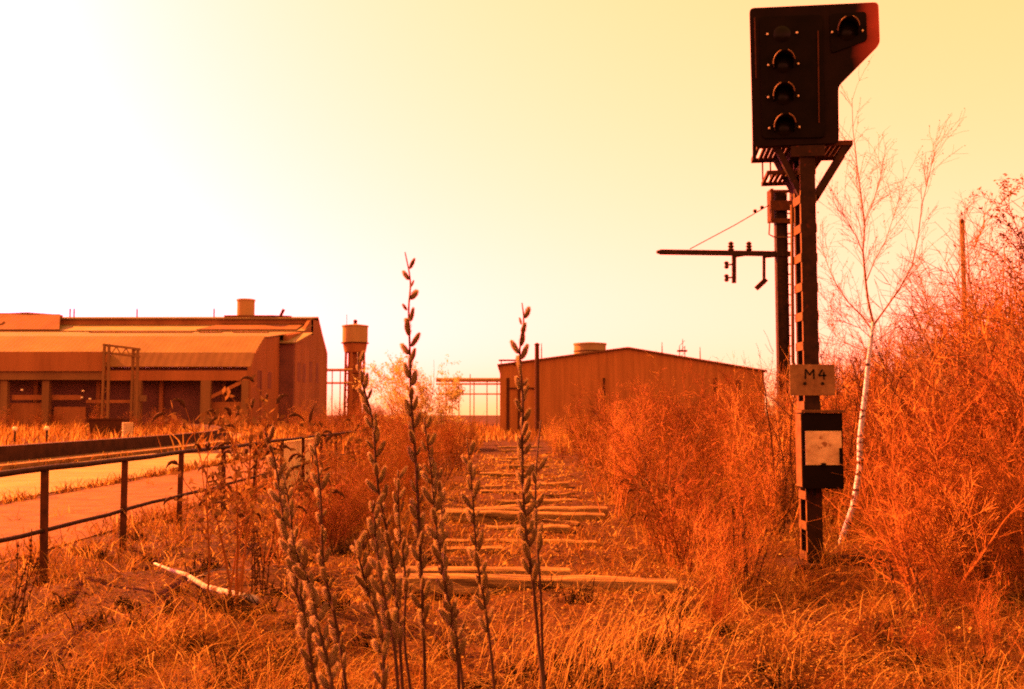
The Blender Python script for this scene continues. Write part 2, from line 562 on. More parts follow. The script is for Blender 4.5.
# right-hand gable ends
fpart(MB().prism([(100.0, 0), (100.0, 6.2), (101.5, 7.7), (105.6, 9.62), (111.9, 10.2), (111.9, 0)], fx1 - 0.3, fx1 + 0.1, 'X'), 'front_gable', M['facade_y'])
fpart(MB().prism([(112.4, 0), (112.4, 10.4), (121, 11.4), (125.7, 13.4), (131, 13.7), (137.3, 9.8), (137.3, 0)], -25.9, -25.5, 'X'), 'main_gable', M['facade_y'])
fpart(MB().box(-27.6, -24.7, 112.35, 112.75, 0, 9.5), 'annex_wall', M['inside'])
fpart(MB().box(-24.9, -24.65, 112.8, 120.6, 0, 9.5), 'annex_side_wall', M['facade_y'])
fpart(MB().sheet((-28.6, 111.6, 9.55), (-24.3, 111.6, 9.55), (-24.3, 121, 11.35), (-28.6, 121, 11.35), 0.15), 'annex_roof', M['roof_pale'])
for (yy, zz, hh) in ((115, 5.2, 2.2), (118, 5.2, 2.2), (126, 5.5, 2.6), (130, 5.5, 2.6), (103.2, 4.2, 1.8), (107.5, 4.2, 1.8)):
    xw = -25.48 if yy > 121 else (-24.63 if yy > 112 else fx1 + 0.12)
    fpart(MB().box(xw - 0.1, xw, yy - 0.8, yy + 0.8, zz, zz + hh), 'window', M['inside'])
# roof vent drum and small ridge stubs
dr = fpart(MB().lathe([(1.1, 0), (1.1, 1.95), (1.18, 1.95), (1.18, 2.15), (0.95, 2.2), (0.95, 2.0)], (-34.4, 128, 14.05), 24), 'roof_drum', M['tank'])
fpart(MB().box(-36.8, -31.0, 126.6, 129.6, 13.4, 14.04), 'drum_base', M['roof_dark'])
for px in (70, 74, 137, 214):
    b = at(px, 316, 128)
    fpart(MB().tube([(b.x, 128, 13.4), (b.x, 128, 15.0)], 0.09, 6), 'vent_pipe', M['rust'])
b = at(280, 316, 128)
fpart(MB().bar((b.x, 127.5, 13.6), (b.x + 0.6, 127.5, 14.9), 0.3).bar((b.x - 1.2, 127.5, 14.0), (b.x + 1.6, 127.5, 13.9), 0.25), 'roof_hoist', M['rust'])
# transverse roof at far left
fpart(MB().sheet((-84, 120.9, 11.75), (-55.2, 120.9, 11.75), (-57.2, 125.4, 14.05), (-84, 125.4, 14.3), 0.15), 'transverse_roof', M['roof_dark'])
fpart(MB().prism([(-84, 13.5), (-84, 14.32), (-63.8, 14.2), (-61.4, 14.3), (-57.3, 14.0), (-57.3, 13.5)], 125.45, 126.4), 'transverse_ridge', M['skirt'])
for (xa, xb, yz) in ((-66, -63, 0), (-74, -68, 0.15)):
    fpart(MB().sheet((xa, 122.0, 12.42 + yz), (xb, 122.3, 12.57 + yz), (xb, 123.0, 12.93 + yz), (xa, 122.7, 12.78 + yz), 0.08), 'skylight', M['roof_dark'])
# a pale notice and round lamps on the front
fpart(MB().box(-37.3, -36.6, 99.75, 99.85, 2.75, 3.35), 'notice_board', M['signplate'])
for (px, py) in ((83, 391), (82, 397.5), (90, 399), (22, 390)):
    p = at(px, py, 99.2)
    fpart(MB().lathe([(0.03, -0.1), (0.11, -0.06), (0.13, 0.0), (0.11, 0.06), (0.03, 0.1)], p, 12), 'wall_lamp', M['glass_white'])

# portal frame of an old crane in front
gt = empty('crane_portal', (-39, 98, 0), 'rusty crane portal frame standing in front of the factory hall', 'gantry')
go = Vector((39, -98, 0))
c1, c2 = at(105, 412, 97).x, at(134, 412, 98).x
for (cx_, yy, zt) in ((c1, 97, 8.3), (c2, 98, 7.9)):
    mb = MB()
    for s in (-0.28, 0.28):
        mb.bar(Vector((cx_ + s, yy, 0)) + go, Vector((cx_ + s * 0.8, yy, zt)) + go, 0.22)
    for k in range(12):
        z = 0.3 + k * 0.62
        mb.bar(Vector((cx_ - 0.26, yy, z)) + go, Vector((cx_ + 0.26, yy, z + (0.5 if k % 2 else 0))) + go, 0.08)
    mb.build('leg', M['skirt'], gt)
mb = MB()
for dz in (0, -0.75):
    mb.bar(Vector((c1 - 0.4, 97, 8.25 + dz)) + go, Vector((c2 + 0.5, 98, 7.85 + dz)) + go, 0.2)
for k in range(6):
    f0, f1 = k / 6, (k + 1) / 6
    x0_, x1_ = c1 + (c2 - c1) * f0, c1 + (c2 - c1) * f1
    mb.bar(Vector((x0_, 97 + f0, 8.2 - 0.4 * f0 - (0.75 if k % 2 else 0))) + go, Vector((x1_, 97 + f1, 8.2 - 0.4 * f1 - (0 if k % 2 else 0.75))) + go, 0.1)
mb.build('cross_girder', M['skirt'], gt)

# yard items
p = at(110, 421, 62)
o = empty('steel_skip', (p.x, 62, 0), 'rusty open steel skip in the weedy factory yard', 'skip')
MB().prism([(-0.9, 0.1), (-1.1, 1.25), (1.0, 1.25), (0.85, 0.1)], -0.6, 0.6).build('bin', M['rust'], o)
MB().box(-1.18, 1.08, -0.66, -0.58, 1.18, 1.28).build('rim', M['rust'], o)
p = at(128, 420, 58)
o = MB().lathe([(0.30, 0), (0.31, 0.03), (0.30, 0.25), (0.32, 0.28), (0.30, 0.31), (0.30, 0.56), (0.32, 0.59), (0.30, 0.62), (0.31, 1.05), (0.28, 1.06)], (0, 0, 0), 20).build('oil_drum', M['whitepaint'])
o.location = (p.x, 58, 0)
tag(o, 'pale upright oil drum beside the rusty skip in the yard', 'drum')
for i, (px, py, lab) in enumerate(((15, 427.5, 'short post with a round white lamp, nearer the photo left edge'), (47, 427, 'short post with a round white lamp, nearer the rusty skip'))):
    p = at(px, py + 1.5, 49)
    o = empty('lamp_post', (p.x, 49, 0), lab, 'lamp post', 'short lamp posts behind the low wall')
    MB().tube([(0, 0, 0), (0, 0, p.z - 0.1)], 0.05, 8).build('post', M['steel'], o)
    MB().lathe([(0.04, -0.11), (0.09, -0.08), (0.12, 0), (0.09, 0.08), (0.04, 0.11)], (0, 0, p.z), 16).build('globe', M['glass_white'], o, smooth=True)

# ------------------------------------------------------------------ water tower
wy = 150
wc = at(355, 352, wy)
wt_ = empty('water_tower', (wc.x, wy, 0), 'round water tower on lattice legs beyond the factory gable', 'water tower')
zt, zb, zc = at(355, 327, wy).z, at(355, 343, wy).z, at(355, 353, wy).z
MB().lathe([(1.9, zb), (1.9, zt), (2.0, zt), (2.0, zt + 0.2), (0.3, zt + 0.45)], n=28).build('tank', M['tank'], wt_)
MB().lathe([(1.42, zc), (1.6, zc + 0.1), (1.86, zb - 0.02)], n=28).build('tank_cone', M['facade'], wt_)
MB().lathe([(0.28, 0), (0.28, 0.6), (0.34, 0.62), (0.2, 0.8)], (0, 0, zt + 0.3), 12).build('vent_cap', M['rust'], wt_)
MB().lathe([(2.0, zb - 0.1), (2.08, zb - 0.08), (2.08, zb + 0.05), (2.0, zb + 0.06)], n=28).build('band', M['rust'], wt_)
for k in range(6):
    a = k * math.pi / 3 + 0.3
    MB().bar((1.5 * math.cos(a), 1.5 * math.sin(a), 0), (1.35 * math.cos(a), 1.35 * math.sin(a), zc + 0.1), 0.34).build('leg', M['facade'], wt_)
mb = MB()
for z in (2.5, 5.0, 7.5):
    for k in range(6):
        a, b = k * math.pi / 3 + 0.3, (k + 1) * math.pi / 3 + 0.3
        pa, pb = Vector((1.43 * math.cos(a), 1.43 * math.sin(a), z)), Vector((1.43 * math.cos(b), 1.43 * math.sin(b), z))
        mb.bar(pa, pb, 0.16)
        mb.bar(pa, pb + Vector((0, 0, 2.4)), 0.07)
mb.build('bracing', M['rust'], wt_)
MB().tube([(0, 0, 0), (0, 0, zc)], 0.55, 12).build('riser_pipe', M['facade'], wt_)
MB().tube([(-1.3, 0, zt), (-1.3, 0, zt + 1.9)], 0.04, 5).build('lightning_rod', M['rust'], wt_)


# ------------------------------------------------------------------ pipe bridges
def pipe_bridge(x0, x1, y0, zs, posts, label, tall=None):
    o = empty('pipe_bridge', ((x0 + x1) / 2, y0, 0), label, 'pipe bridge')
    cx_ = (x0 + x1) / 2
    for z, r_ in zs:
        MB().tube([(x0 - cx_, 0, z), (x1 - cx_, 0, z)], r_, 10).build('pipe', M['hazepale'], o)
    for x in posts:
        MB().bar((x - cx_, 0, 0), (x - cx_, 0, zs[0][0] + 0.1), 0.13).build('post', M['hazepale'], o)
    for (x, zt) in tall or ():
        MB().bar((x - cx_, 0.4, 0), (x - cx_, 0.4, zt), 0.12).build('mast', M['hazepale'], o)
    return o


Yb = 130
X = lambda px, Y: at(px, 400, Y).x
pipe_bridge(X(436, Yb), X(506, Yb), Yb, ((at(470, 380, Yb).z, 0.28), (at(470, 384, Yb).z, 0.12), (at(470, 394, Yb).z, 0.1)),
            [X(p_, Yb) for p_ in (446, 459, 474, 487, 497)], 'pipe bridge on thin posts left of the brown warehouse',
            [(X(470, Yb), at(470, 374, Yb).z), (X(452, Yb), at(452, 378, Yb).z)])
pipe_bridge(X(322, 142), X(352, 142), 142, ((at(330, 370, 142).z, 0.2), (at(330, 383, 142).z, 0.15)), [X(332, 142), X(340, 142)],
            'short pipe bridge between the factory gable and the water tower')

# ------------------------------------------------------------------ warehouse
hy = 80.0
wh = empty('warehouse', (X(628, hy), hy, 0), 'wide low brown warehouse with a shallow gable behind the scrub', 'warehouse')
ox = X(628, hy)
xl, xr = at(500, 365, hy).x - ox, at(764, 371, hy).x - ox
zl, zp, zr = at(500, 366, hy).z, at(628, 349, hy).z, at(764, 372, hy).z
MB().prism([(xl, 0), (xl, zl), (0, zp), (xr, zr), (xr, 0)], 0, 0.3).build('gable_wall', M['shed'], wh)
MB().box(xl, xl + 0.3, 0.32, 40, 0, zl - 0.05).build('side_wall', M['shed'], wh)
MB().box(xr - 0.3, xr, 0.32, 40, 0, zr - 0.05).build('side_wall', M['shed'], wh)
MB().sheet((xl - 0.2, -0.25, zl), (0, -0.25, zp + 0.02), (0, 40, zp + 0.02), (xl - 0.2, 40, zl), -0.14).build('roof_slope', M['roof_dark'], wh)
MB().sheet((0, -0.25, zp + 0.02), (xr + 0.2, -0.25, zr), (xr + 0.2, 40, zr), (0, 40, zp + 0.02), -0.14).build('roof_slope', M['roof_dark'], wh)
for px, wd in ((508, 0.12), (519, 0.1), (604, 0.08), (715, 0.12), (738, 0.16)):
    x = at(px, 380, hy).x - ox
    MB().box(x - wd, x + wd, -0.1, -0.003, 0, 4.4).build('downpipe', M['rust'], wh)
MB().box(xl + 0.6, xl + 0.9 + 2.0, -0.12, -0.004, at(500, 389, hy).z, at(500, 387.6, hy).z).build('cable_duct', M['rust'], wh)
MB().box(xl - 0.1, xl + 1.6, -0.5, 0.7, zl + 0.42, zl + 0.5).bar((xl + 0.1, 0, zl), (xl + 0.1, 0, zl + 0.45), 0.08).bar((xl + 1.2, 0, zl), (xl + 1.2, 0, zl + 0.45), 0.08).build('roof_walkway', M['rust'], wh)

ty = 118
tk = empty('storage_tank', (at(590, 350, ty).x, ty, 0), 'pale round storage tank rising behind the warehouse roof', 'tank')
zt = at(590, 343.5, ty).z
MB().lathe([(1.9, 0), (1.9, zt - 0.2), (1.98, zt - 0.2), (1.98, zt), (0.4, zt + 0.15)], n=36).build('shell', M['roof_pale'], tk)
MB().lathe([(1.91, zt - 1.0), (1.96, zt - 0.98), (1.96, zt - 0.9), (1.91, zt - 0.88)], n=36).build('hoop', M['rust'], tk)

# masts and poles far off
def pole(px, ytop, Y, r_, label, m=None, name='wooden_pole', caps=True):
    t = at(px, ytop, Y)
    o = empty(name, (t.x, Y, 0), label, 'pole')
    MB().tube([(0, 0, -0.2), (0, 0, t.z)], [r_ * 1.15, r_], 8).build('shaft', m or M['pole_wood'], o)
    if caps:
        MB().lathe([(r_ * 1.2, 0), (r_ * 1.3, 0.05), (r_ * 0.4, 0.16)], (0, 0, t.z), 8).build('cap', M['rust'], o)
    return o


pole(537, 345, 72, 0.17, 'dark slim pole standing in front of the warehouse gable', M['rust'])
pole(962, 223, 34, 0.075, 'old bare wooden pole rising out of the thicket at right')
for px, yt, Y, lab in ((541.5, 343, 170, 'very thin far mast seen beside the dark pole'), (662, 342, 170, 'very thin far mast behind the warehouse ridge'),
                       (700, 347, 180, 'thin far aerial on the right part of the warehouse skyline')):
    t = at(px, yt, Y)
    o = MB().tube([(0, 0, 0), (0, 0, t.z - 1.2), (0, 0, t.z)], [0.14, 0.1, 0.05], 6).build('thin_mast', M['pole_wood'])
    o.location = (t.x, Y, 0)
    tag(o, lab, 'mast')
t = at(682, 339, 170)
o = empty('lattice_mast', (t.x, 170, 0), 'small lattice mast with a platform behind the warehouse roof', 'mast')
mb = MB()
for sx in (-0.45, 0.45):
    mb.bar((sx, 0, 0), (sx, 0, t.z - 1.2), 0.12)
for k in range(14):
    mb.bar((-0.45, 0, k * 1.0), (0.45, 0, k * 1.0 + 0.9), 0.07)
mb.build('frame', M['rust'], o)
MB().box(-0.8, 0.8, -0.5, 0.5, t.z - 2.2, t.z - 1.9).build('platform', M['rust'], o)
MB().bar((0.1, 0, t.z - 1.9), (0.1, 0, t.z), 0.1).build('aerial', M['rust'], o)

# ------------------------------------------------------------------ catenary pole with cross arm
ky = 26.0
kb = at(784, 400, ky)
kp = empty('catenary_pole', (kb.x, ky, 0), 'rusty steel catenary pole with a long empty cross arm to the left', 'pole')


def KP(px, py, dy=0.0):
    q = at(px, py, ky + dy)
    return Vector((q.x - kb.x, dy, q.z))


ztop = KP(784, 192).z
sh = MB()
hw = 0.15
sh.box(-hw, -hw + 0.03, -0.12, 0.12, -0.1, ztop).box(hw - 0.03, hw, -0.12, 0.12, -0.1, ztop).box(-hw + 0.031, hw - 0.031, -0.015, 0.015, -0.1, ztop)
sh.build('shaft', M['steel'], kp)
mb = MB()
for k in range(26):
    z = 0.4 + k * 0.27
    mb.box(hw + 0.002, hw + 0.10, -0.02, 0.02, z, z + 0.03)
mb.build('climbing_rungs', M['rust'], kp)
z0, z1, z2 = KP(784, 222).z, KP(784, 208).z, KP(784, 194).z
mb = MB().box(-0.30, 0.38, -0.2, -0.14, z0 - 0.06, z0 + 0.06).box(-0.30, 0.38, -0.2, -0.14, z1 - 0.1, z1 + 0.16).box(-0.3, -0.23, -0.21, 0.2, z0, z2 + 0.1).box(0.3, 0.37, -0.21, 0.2, z0, z2 + 0.1).box(-0.3, 0.37, -0.2, -0.14, z2, z2 + 0.07)
mb.build('head_bracket', M['rust'], kp)
mb = MB().tube([(-0.32, -0.1, z0 - 0.05), (-0.34, -0.1, z0 - 0.35), (-0.2, -0.1, z0 - 0.42), (0.3, -0.1, z0 - 0.42), (0.36, -0.1, z0 - 0.1)], 0.02, 6)
mb.build('guard_hoop', M['paleiron'], kp)
a, b = KP(660, 252), KP(790, 254)
MB().bar(a, b, 0.11, 0.13).build('cross_arm', M['steel'], kp)
MB().lathe([(0.05, -0.05), (0.1, -0.03), (0.1, 0.03), (0.05, 0.05)], a, 8).build('arm_end', M['steel'], kp)
MB().tube([KP(690, 249), KP(735, 225), KP(771, 204)], 0.014, 5).build('stay_wire', M['steel'], kp)
mb = MB()
for px, py in ((755, 211), (762, 207.5)):
    q = KP(px, py)
    mb.lathe([(0.01, -0.05), (0.05, -0.03), (0.05, 0.03), (0.01, 0.05)], q, 8)
mb.build('stay_insulator', M['steel'], kp)
for px, y0_, y1_ in ((731, 242, 250), (749, 241, 250)):
    q0, q1 = KP(px, y1_ + 1), KP(px, y0_)
    MB().lathe([(0.05, 0), (0.09, 0.04), (0.05, 0.08), (0.09, 0.12), (0.05, 0.16), (0.08, 0.2), (0.03, 0.25)], q0, 10).build('pin_insulator', M['steel'], kp)
q0, q1 = KP(734, 255), KP(734, 283)
MB().bar(q0, q1, 0.1).bar(q0 + Vector((0.02, 0, -0.02)), q0 + Vector((0.28, 0, 0.02)), 0.09).build('drop_bracket', M['steel'], kp)
for py in (265, 278):
    q = KP(728, py)
    MB().bar(q, q + Vector((0.16, 0, 0.03)), 0.04).lathe([(0.03, -0.1), (0.07, -0.06), (0.04, 0), (0.07, 0.06), (0.03, 0.1)], q + Vector((-0.04, 0, 0)), 8).build('side_insulator', M['steel'], kp)
q0, q1 = KP(764, 255), KP(764, 284)
MB().bar(q0, q1, 0.07).bar(q0 + Vector((0, 0, -0.03)), q0 + Vector((0.3, 0, 0.0)), 0.1).build('drop_bracket', M['steel'], kp)
MB().bar(q1 + Vector((0.05, 0, 0.12)), q1 + Vector((-0.2, 0, -0.12)), 0.16, 0.12).build('pulley_block', M['steel'], kp)

# ------------------------------------------------------------------ the signal
sy = 10.3
sb = at(812, 572, sy)
S = empty('railway_signal', (sb.x, sy, gz(sb.x, sy).item()), 'tall black railway signal with four lamps on a rusty lattice mast', 'signal')
SZ = S.location.z


def SP(px, py, dy=0.0):
    q = at(px, py, sy + dy)
    return Vector((q.x - sb.x, dy, q.z - SZ))


mtop = SP(808, 160).z
hw, hd = 0.076, 0.13
# two channels, front and rear, tied by side batten plates
MB().box(-hw, hw, -hd, -hd + 0.012, -0.15, mtop).box(-hw, -hw + 0.012, -hd + 0.013, -hd + 0.05, -0.15, mtop).box(hw - 0.012, hw, -hd + 0.013, -hd + 0.05, -0.15, mtop).build('front_channel', M['steel'], S)
MB().box(-hw, hw, hd - 0.012, hd, -0.15, mtop).box(-hw, -hw + 0.012, hd - 0.05, hd - 0.013, -0.15, mtop).box(hw - 0.012, hw, hd - 0.05, hd - 0.013, -0.15, mtop).build('rear_channel', M['steel'], S)
for s in (-1, 1):
    mb = MB()
    z = 0.05
    while z < mtop - 0.05:
        xa, xb = sorted((s * (hw + 0.002), s * (hw + 0.010)))
        mb.box(xa, xb, -hd, hd, z, z + 0.085)
        z += 0.305
    for yy in (-hd, hd - 0.04):
        xa, xb = sorted((s * (hw + 0.0005), s * (hw + 0.0018)))
        mb.box(xa, xb, yy, yy + 0.04, -0.1, mtop)
    mb.build('batten_plates', M['paleiron'], S)
mb = MB()
for py in (293, 312, 323, 331, 240, 215):
    q = SP(814, py)
    mb.lathe([(0.002, -0.008), (0.008, -0.005), (0.008, 0.005), (0.002, 0.008)], (q.x, -hd - 0.008, q.z), 8)
mb.build('bolts', M['bolt'], S)
MB().tube([SP(792, 205, 0.14), SP(792.5, 300, 0.14), SP(793, 362, 0.14), SP(799, 375, 0.14), SP(799, 420, 0.14)], 0.018, 8).build('cable_pipe', M['paleiron'], S, smooth=True)
# concrete foot
MB().box(-0.24, 0.24, -0.26, 0.28, -0.2, 0.03).build('foot_block', M['darkwall'], S, bevel=0.02)
# head, turned a little towards the track
H = bpy.data.objects.new('signal_head', None)
H.empty_display_size = 0.2
COL.objects.link(H)
HA = R(-8)
H.rotation_euler = (0, 0, HA)
H.parent = S
hy0 = -0.16                      # head plane in front of the mast
H.location = (0, hy0, 0)
ca, sa = math.cos(HA), math.sin(HA)


def HP(px, py, off=0.0):
    """head-local x,z of the sight line through px,py on the head plane"""
    e = Vector((0 - sb.x, 0 - (sy + hy0), EYE - SZ))
    q = at(px, py, sy) - Vector((sb.x, sy + hy0, SZ))
    inv = Matrix.Rotation(-HA, 4, 'Z')
    e, q = inv @ e, inv @ q
    t = (off - e.y) / (q.y - e.y)
    r_ = e + (q - e) * t
    return r_.x, r_.z


def rounded(poly, rad, n=4):
    res = []
    m = len(poly)
    for i in range(m):
        p, a, b = Vector(poly[i]), Vector(poly[i - 1]), Vector(poly[(i + 1) % m])
        u, v = (a - p).normalized(), (b - p).normalized()
        s, e = p + u * rad, p + v * rad
        for k in range(n + 1):
            t = k / n
            res.append(tuple((1 - t) ** 2 * s + 2 * t * (1 - t) * p + t * t * e))
    return res


outline = [HP(*p) for p in ((749.5, 8), (878.5, 2), (880, 44), (838.5, 86), (839, 143), (753, 146.5))]
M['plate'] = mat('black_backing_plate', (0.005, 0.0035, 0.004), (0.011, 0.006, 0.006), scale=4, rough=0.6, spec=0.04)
# red light-leak glow put into the plate's colour towards its right edge
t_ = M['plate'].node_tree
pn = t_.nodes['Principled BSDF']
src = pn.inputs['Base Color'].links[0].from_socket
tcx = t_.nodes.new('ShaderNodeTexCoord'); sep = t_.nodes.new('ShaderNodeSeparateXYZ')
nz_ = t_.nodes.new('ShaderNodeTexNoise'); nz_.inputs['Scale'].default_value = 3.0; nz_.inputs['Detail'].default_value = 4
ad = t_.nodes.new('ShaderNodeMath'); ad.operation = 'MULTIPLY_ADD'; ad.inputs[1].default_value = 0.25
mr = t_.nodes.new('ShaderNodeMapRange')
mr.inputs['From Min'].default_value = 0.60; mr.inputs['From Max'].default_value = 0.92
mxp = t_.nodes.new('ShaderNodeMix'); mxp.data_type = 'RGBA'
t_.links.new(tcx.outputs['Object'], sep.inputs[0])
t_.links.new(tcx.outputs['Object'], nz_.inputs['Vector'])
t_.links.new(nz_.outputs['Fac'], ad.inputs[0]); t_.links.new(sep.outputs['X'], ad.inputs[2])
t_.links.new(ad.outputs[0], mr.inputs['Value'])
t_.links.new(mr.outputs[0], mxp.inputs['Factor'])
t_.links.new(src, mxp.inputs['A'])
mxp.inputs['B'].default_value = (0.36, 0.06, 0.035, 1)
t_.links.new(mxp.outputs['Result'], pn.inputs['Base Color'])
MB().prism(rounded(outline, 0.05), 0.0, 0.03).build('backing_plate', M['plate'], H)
inner = [HP(*p) for p in ((759, 17), (822, 15), (825, 138), (762, 139))]
MB().prism(rounded(inner, 0.05), -0.022, -0.001).build('lamp_panel', M['black'], H, bevel=0.006)
inner2 = [HP(*p) for p in ((829, 14), (866, 12), (867, 41), (831, 54))]
MB().prism(rounded(inner2, 0.04), -0.018, -0.001).build('lamp_panel', M['black'], H, bevel=0.006)
x0_, z0_ = HP(772, 20); x1_, z1_ = HP(818, 136)
MB().box(x0_, x1_, 0.032, 0.27, z1_, z0_).build('lamp_housing', M['black'], H, bevel=0.015)
x0_, z0_ = HP(832, 18); x1_, z1_ = HP(862, 44)
MB().box(x0_, x1_, 0.032, 0.25, z1_, z0_).build('lamp_housing', M['black'], H, bevel=0.015)
mb = MB()
xa, za = HP(817.5, 32); xb, zb_ = HP(818.5, 124)
mb.tube([(xa, -0.035, za), (xb, -0.035, zb_)], 0.007, 6)
mb.build('cover_rod', M['rust'], H)
mb = MB()
xa, za = HP(754.5, 18); xb, zb_ = HP(756, 79)
mb.tube([(xa, -0.012, za), (xb, -0.012, zb_)], 0.008, 6)
mb.build('edge_rod', M['rust'], H)
# lamps: lens, hood, ring, two bolts
for i, (px, py) in enumerate(((782, 34), (783, 65), (783, 97), (784, 128), (847, 32))):
    lx, lz = HP(px, py, -0.02)
    L_ = bpy.data.objects.new('lamp', None)
    L_.empty_display_size = 0.05
    COL.objects.link(L_)
    L_.parent = H
    L_.location = (lx, -0.022, lz)
    r_ = 0.098
    mb = MB()
    prof = [(0.0, -0.03), (0.04, -0.026), (0.07, -0.016), (0.09, 0.0)]
    vs, fs = [], []
    n = 28
    for (q, yy) in prof:
        for k in range(n):
            a = 2 * math.pi * k / n
            vs.append((q * math.cos(a), yy, q * math.sin(a)))
    for j in range(len(prof) - 1):
        for k in range(n):
            fs.append((j * n + k, j * n + (k + 1) % n, (j + 1) * n + (k + 1) % n, (j + 1) * n + k))
    mb.add(vs, fs)
    mb.build('lens', M['lens'], L_, smooth=True)
    # hood: an arc of sheet sticking out over the lens
    mb = MB()
    vs, fs = [], []
    n = 22
    a0, a1 = R(-25), R(205)
    for (rr, yy) in ((r_, 0.0), (r_ + 0.004, -0.16), (r_ + 0.013, -0.16), (r_ + 0.009, 0.0)):
        for k in range(n + 1):
            a = a0 + (a1 - a0) * k / n
            cut = 0.55 + 0.45 * max(0, math.sin(a))
            vs.append((rr * math.cos(a), yy * cut, rr * math.sin(a)))
    for j in range(4):
        for k in range(n):
            j2 = (j + 1) % 4
            fs.append((j * (n + 1) + k, j * (n + 1) + k + 1, j2 * (n + 1) + k + 1, j2 * (n + 1) + k))
    if i:
        mb.add(vs, fs)
        mb.build('hood', M['black'], L_, smooth=True)
        for (b0, b1) in ((R(108), R(188)), (R(12), R(72))):  # two pale arcs added as highlights along the hood edge
          rim_pts = []
          for k in range(n + 1):
            a = b0 + (b1 - b0) * k / n
            cut = 0.55 + 0.45 * max(0, math.sin(a))
            rim_pts.append(((r_ + .009) * math.cos(a), -.16 * cut - .004, (r_ + .009) * math.sin(a)))
          MB().tube(rim_pts, [.0065] * len(rim_pts), 6).build('hood_rim_highlight', M['rim_highlight'], L_, smooth=True)
    mb = MB()
    for s in (-1, 1):
        mb.lathe([(0.003, -0.014), (0.013, -0.008), (0.013, 0.008), (0.003, 0.014)], (s * 0.15, -0.012, 0.0), 10)
    mb.build('bolts', M['bolt'], L_)
# service platform behind the head, slats running front to back
px0, pz = HP(757, 143.5, 0.05)
px1, _ = HP(853, 141.5, 0.05)
pl = MB()
y0_, y1_ = 0.05, 0.66
pl.box(px0, px1, y0_, y0_ + 0.03, pz - 0.05, pz).box(px0, px1, y1_, y1_ + 0.03, pz - 0.05, pz)
pl.box(px0, px0 + 0.03, y0_ + 0.031, y1_ - 0.001, pz - 0.05, pz).box(px1 - 0.03, px1, y0_ + 0.031, y1_ - 0.001, pz - 0.05, pz)
k = px0 + 0.075
while k < px1 - 0.05:
    pl.box(k, k + 0.034, y0_ + 0.031, y1_ - 0.001, pz - 0.035, pz - 0.005)
    k += 0.050
pl.build('service_platform', M['rust'], H)
zpl = pz
br = MB()
for (xa, ya, xb, yb) in ((-0.06, 0.28, -0.26, 0.52), (0.09, 0.28, 0.42, 0.5), (-0.06, 0.10, -0.30, 0.1), (0.09, 0.10, 0.40, 0.1)):
    br.bar((xa, ya, mtop - 0.40), (xb, yb, pz - 0.045), 0.075, 0.06)
br.box(-0.17, 0.17, 0.0, 0.6, mtop, pz - 0.052)
br.build('platform_brackets', M['steel'], H)
# the plate's side cheek reaching below its lower edge
cx0, cz0 = HP(752.6, 146.4, 0.035)
cx1, cz1 = HP(752.6, 159.5, 0.035)
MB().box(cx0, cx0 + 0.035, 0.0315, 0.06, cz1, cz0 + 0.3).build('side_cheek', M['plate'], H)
# lower step grating hung behind at the left
st = MB()
sx0, sz = HP(767, 170.5, 0.14)
sx1, _ = HP(800, 170.5, 0.14)
ya, yb = 0.14, 0.68
st.box(sx0, sx1, ya, ya + 0.03, sz - 0.04, sz).box(sx0, sx1, yb, yb + 0.03, sz - 0.04, sz).box(sx0, sx0 + 0.03, ya + 0.031, yb - 0.001, sz - 0.04, sz).box(sx1 - 0.03, sx1, ya + 0.031, yb - 0.001, sz - 0.04, sz)
k = sx0 + 0.07
while k < sx1 - 0.05:
    st.box(k, k + 0.030, ya + 0.031, yb - 0.001, sz - 0.03, sz - 0.004)
    k += 0.050
st.build('step_grating', M['rust'], H)
for xx, yy in ((sx0 + 0.015, yb), (sx0 + 0.10, yb)):
    MB().tube([(xx, yy, sz), (xx, yy, pz - 0.051)], 0.009, 6).build('hanger_rod', M['rust'], H)
MB().tube([(sx1 - 0.18, yb, sz), (sx1 - 0.18, yb, sz + 0.1), (sx1 - 0.1, yb, sz + 0.12), (sx1, yb, sz + 0.12)], 0.009, 6).build('step_handle', M['rust'], H)
MB().bar((sx1 - 0.04, 0.3, sz - 0.045), (-0.03, 0.3, mtop - 0.28), 0.06).build('step_bracket', M['steel'], H)
# number plate
a, b = SP(790, 395.5, -0.17), SP(834.5, 364.5, -0.17)
pt = MB().box(a.x, b.x, -0.172, -0.162, a.z, b.z).build('number_plate', M['signplate'], S, bevel=0.003)


def stroke(p0, p1, w=0.017):
    a_, b_ = SP(p0[0], p0[1], -0.1735), SP(p1[0], p1[1], -0.1735)
    return MB().bar((a_.x, -0.1745, a_.z), (b_.x, -0.1745, b_.z), w, 0.003, up=(0, 1, 0))


mb = MB()
for p0, p1 in (((805.3, 379), (805.6, 369)), ((805.6, 369.4), (809.6, 375)), ((809.6, 375), (813.6, 369.4)), ((813.6, 369), (813.9, 379)),
               ((822.5, 369.2), (818.8, 375.4)), ((818.6, 375.6), (826.4, 375.4)), ((823.8, 372), (824, 379.5))):
    q_ = stroke(p0, p1)
    mb.add(q_.v, q_.f)
mb.build('lettering', M['ink'], pt)
for px in (804.8, 822.5):
    q = SP(px, 383.5, -0.174)
    MB().lathe([(0.004, -0.016), (0.016, -0.010), (0.016, 0.010), (0.004, 0.016)], (q.x, -0.178, q.z), 10).build('bolt', M['ink'], pt)
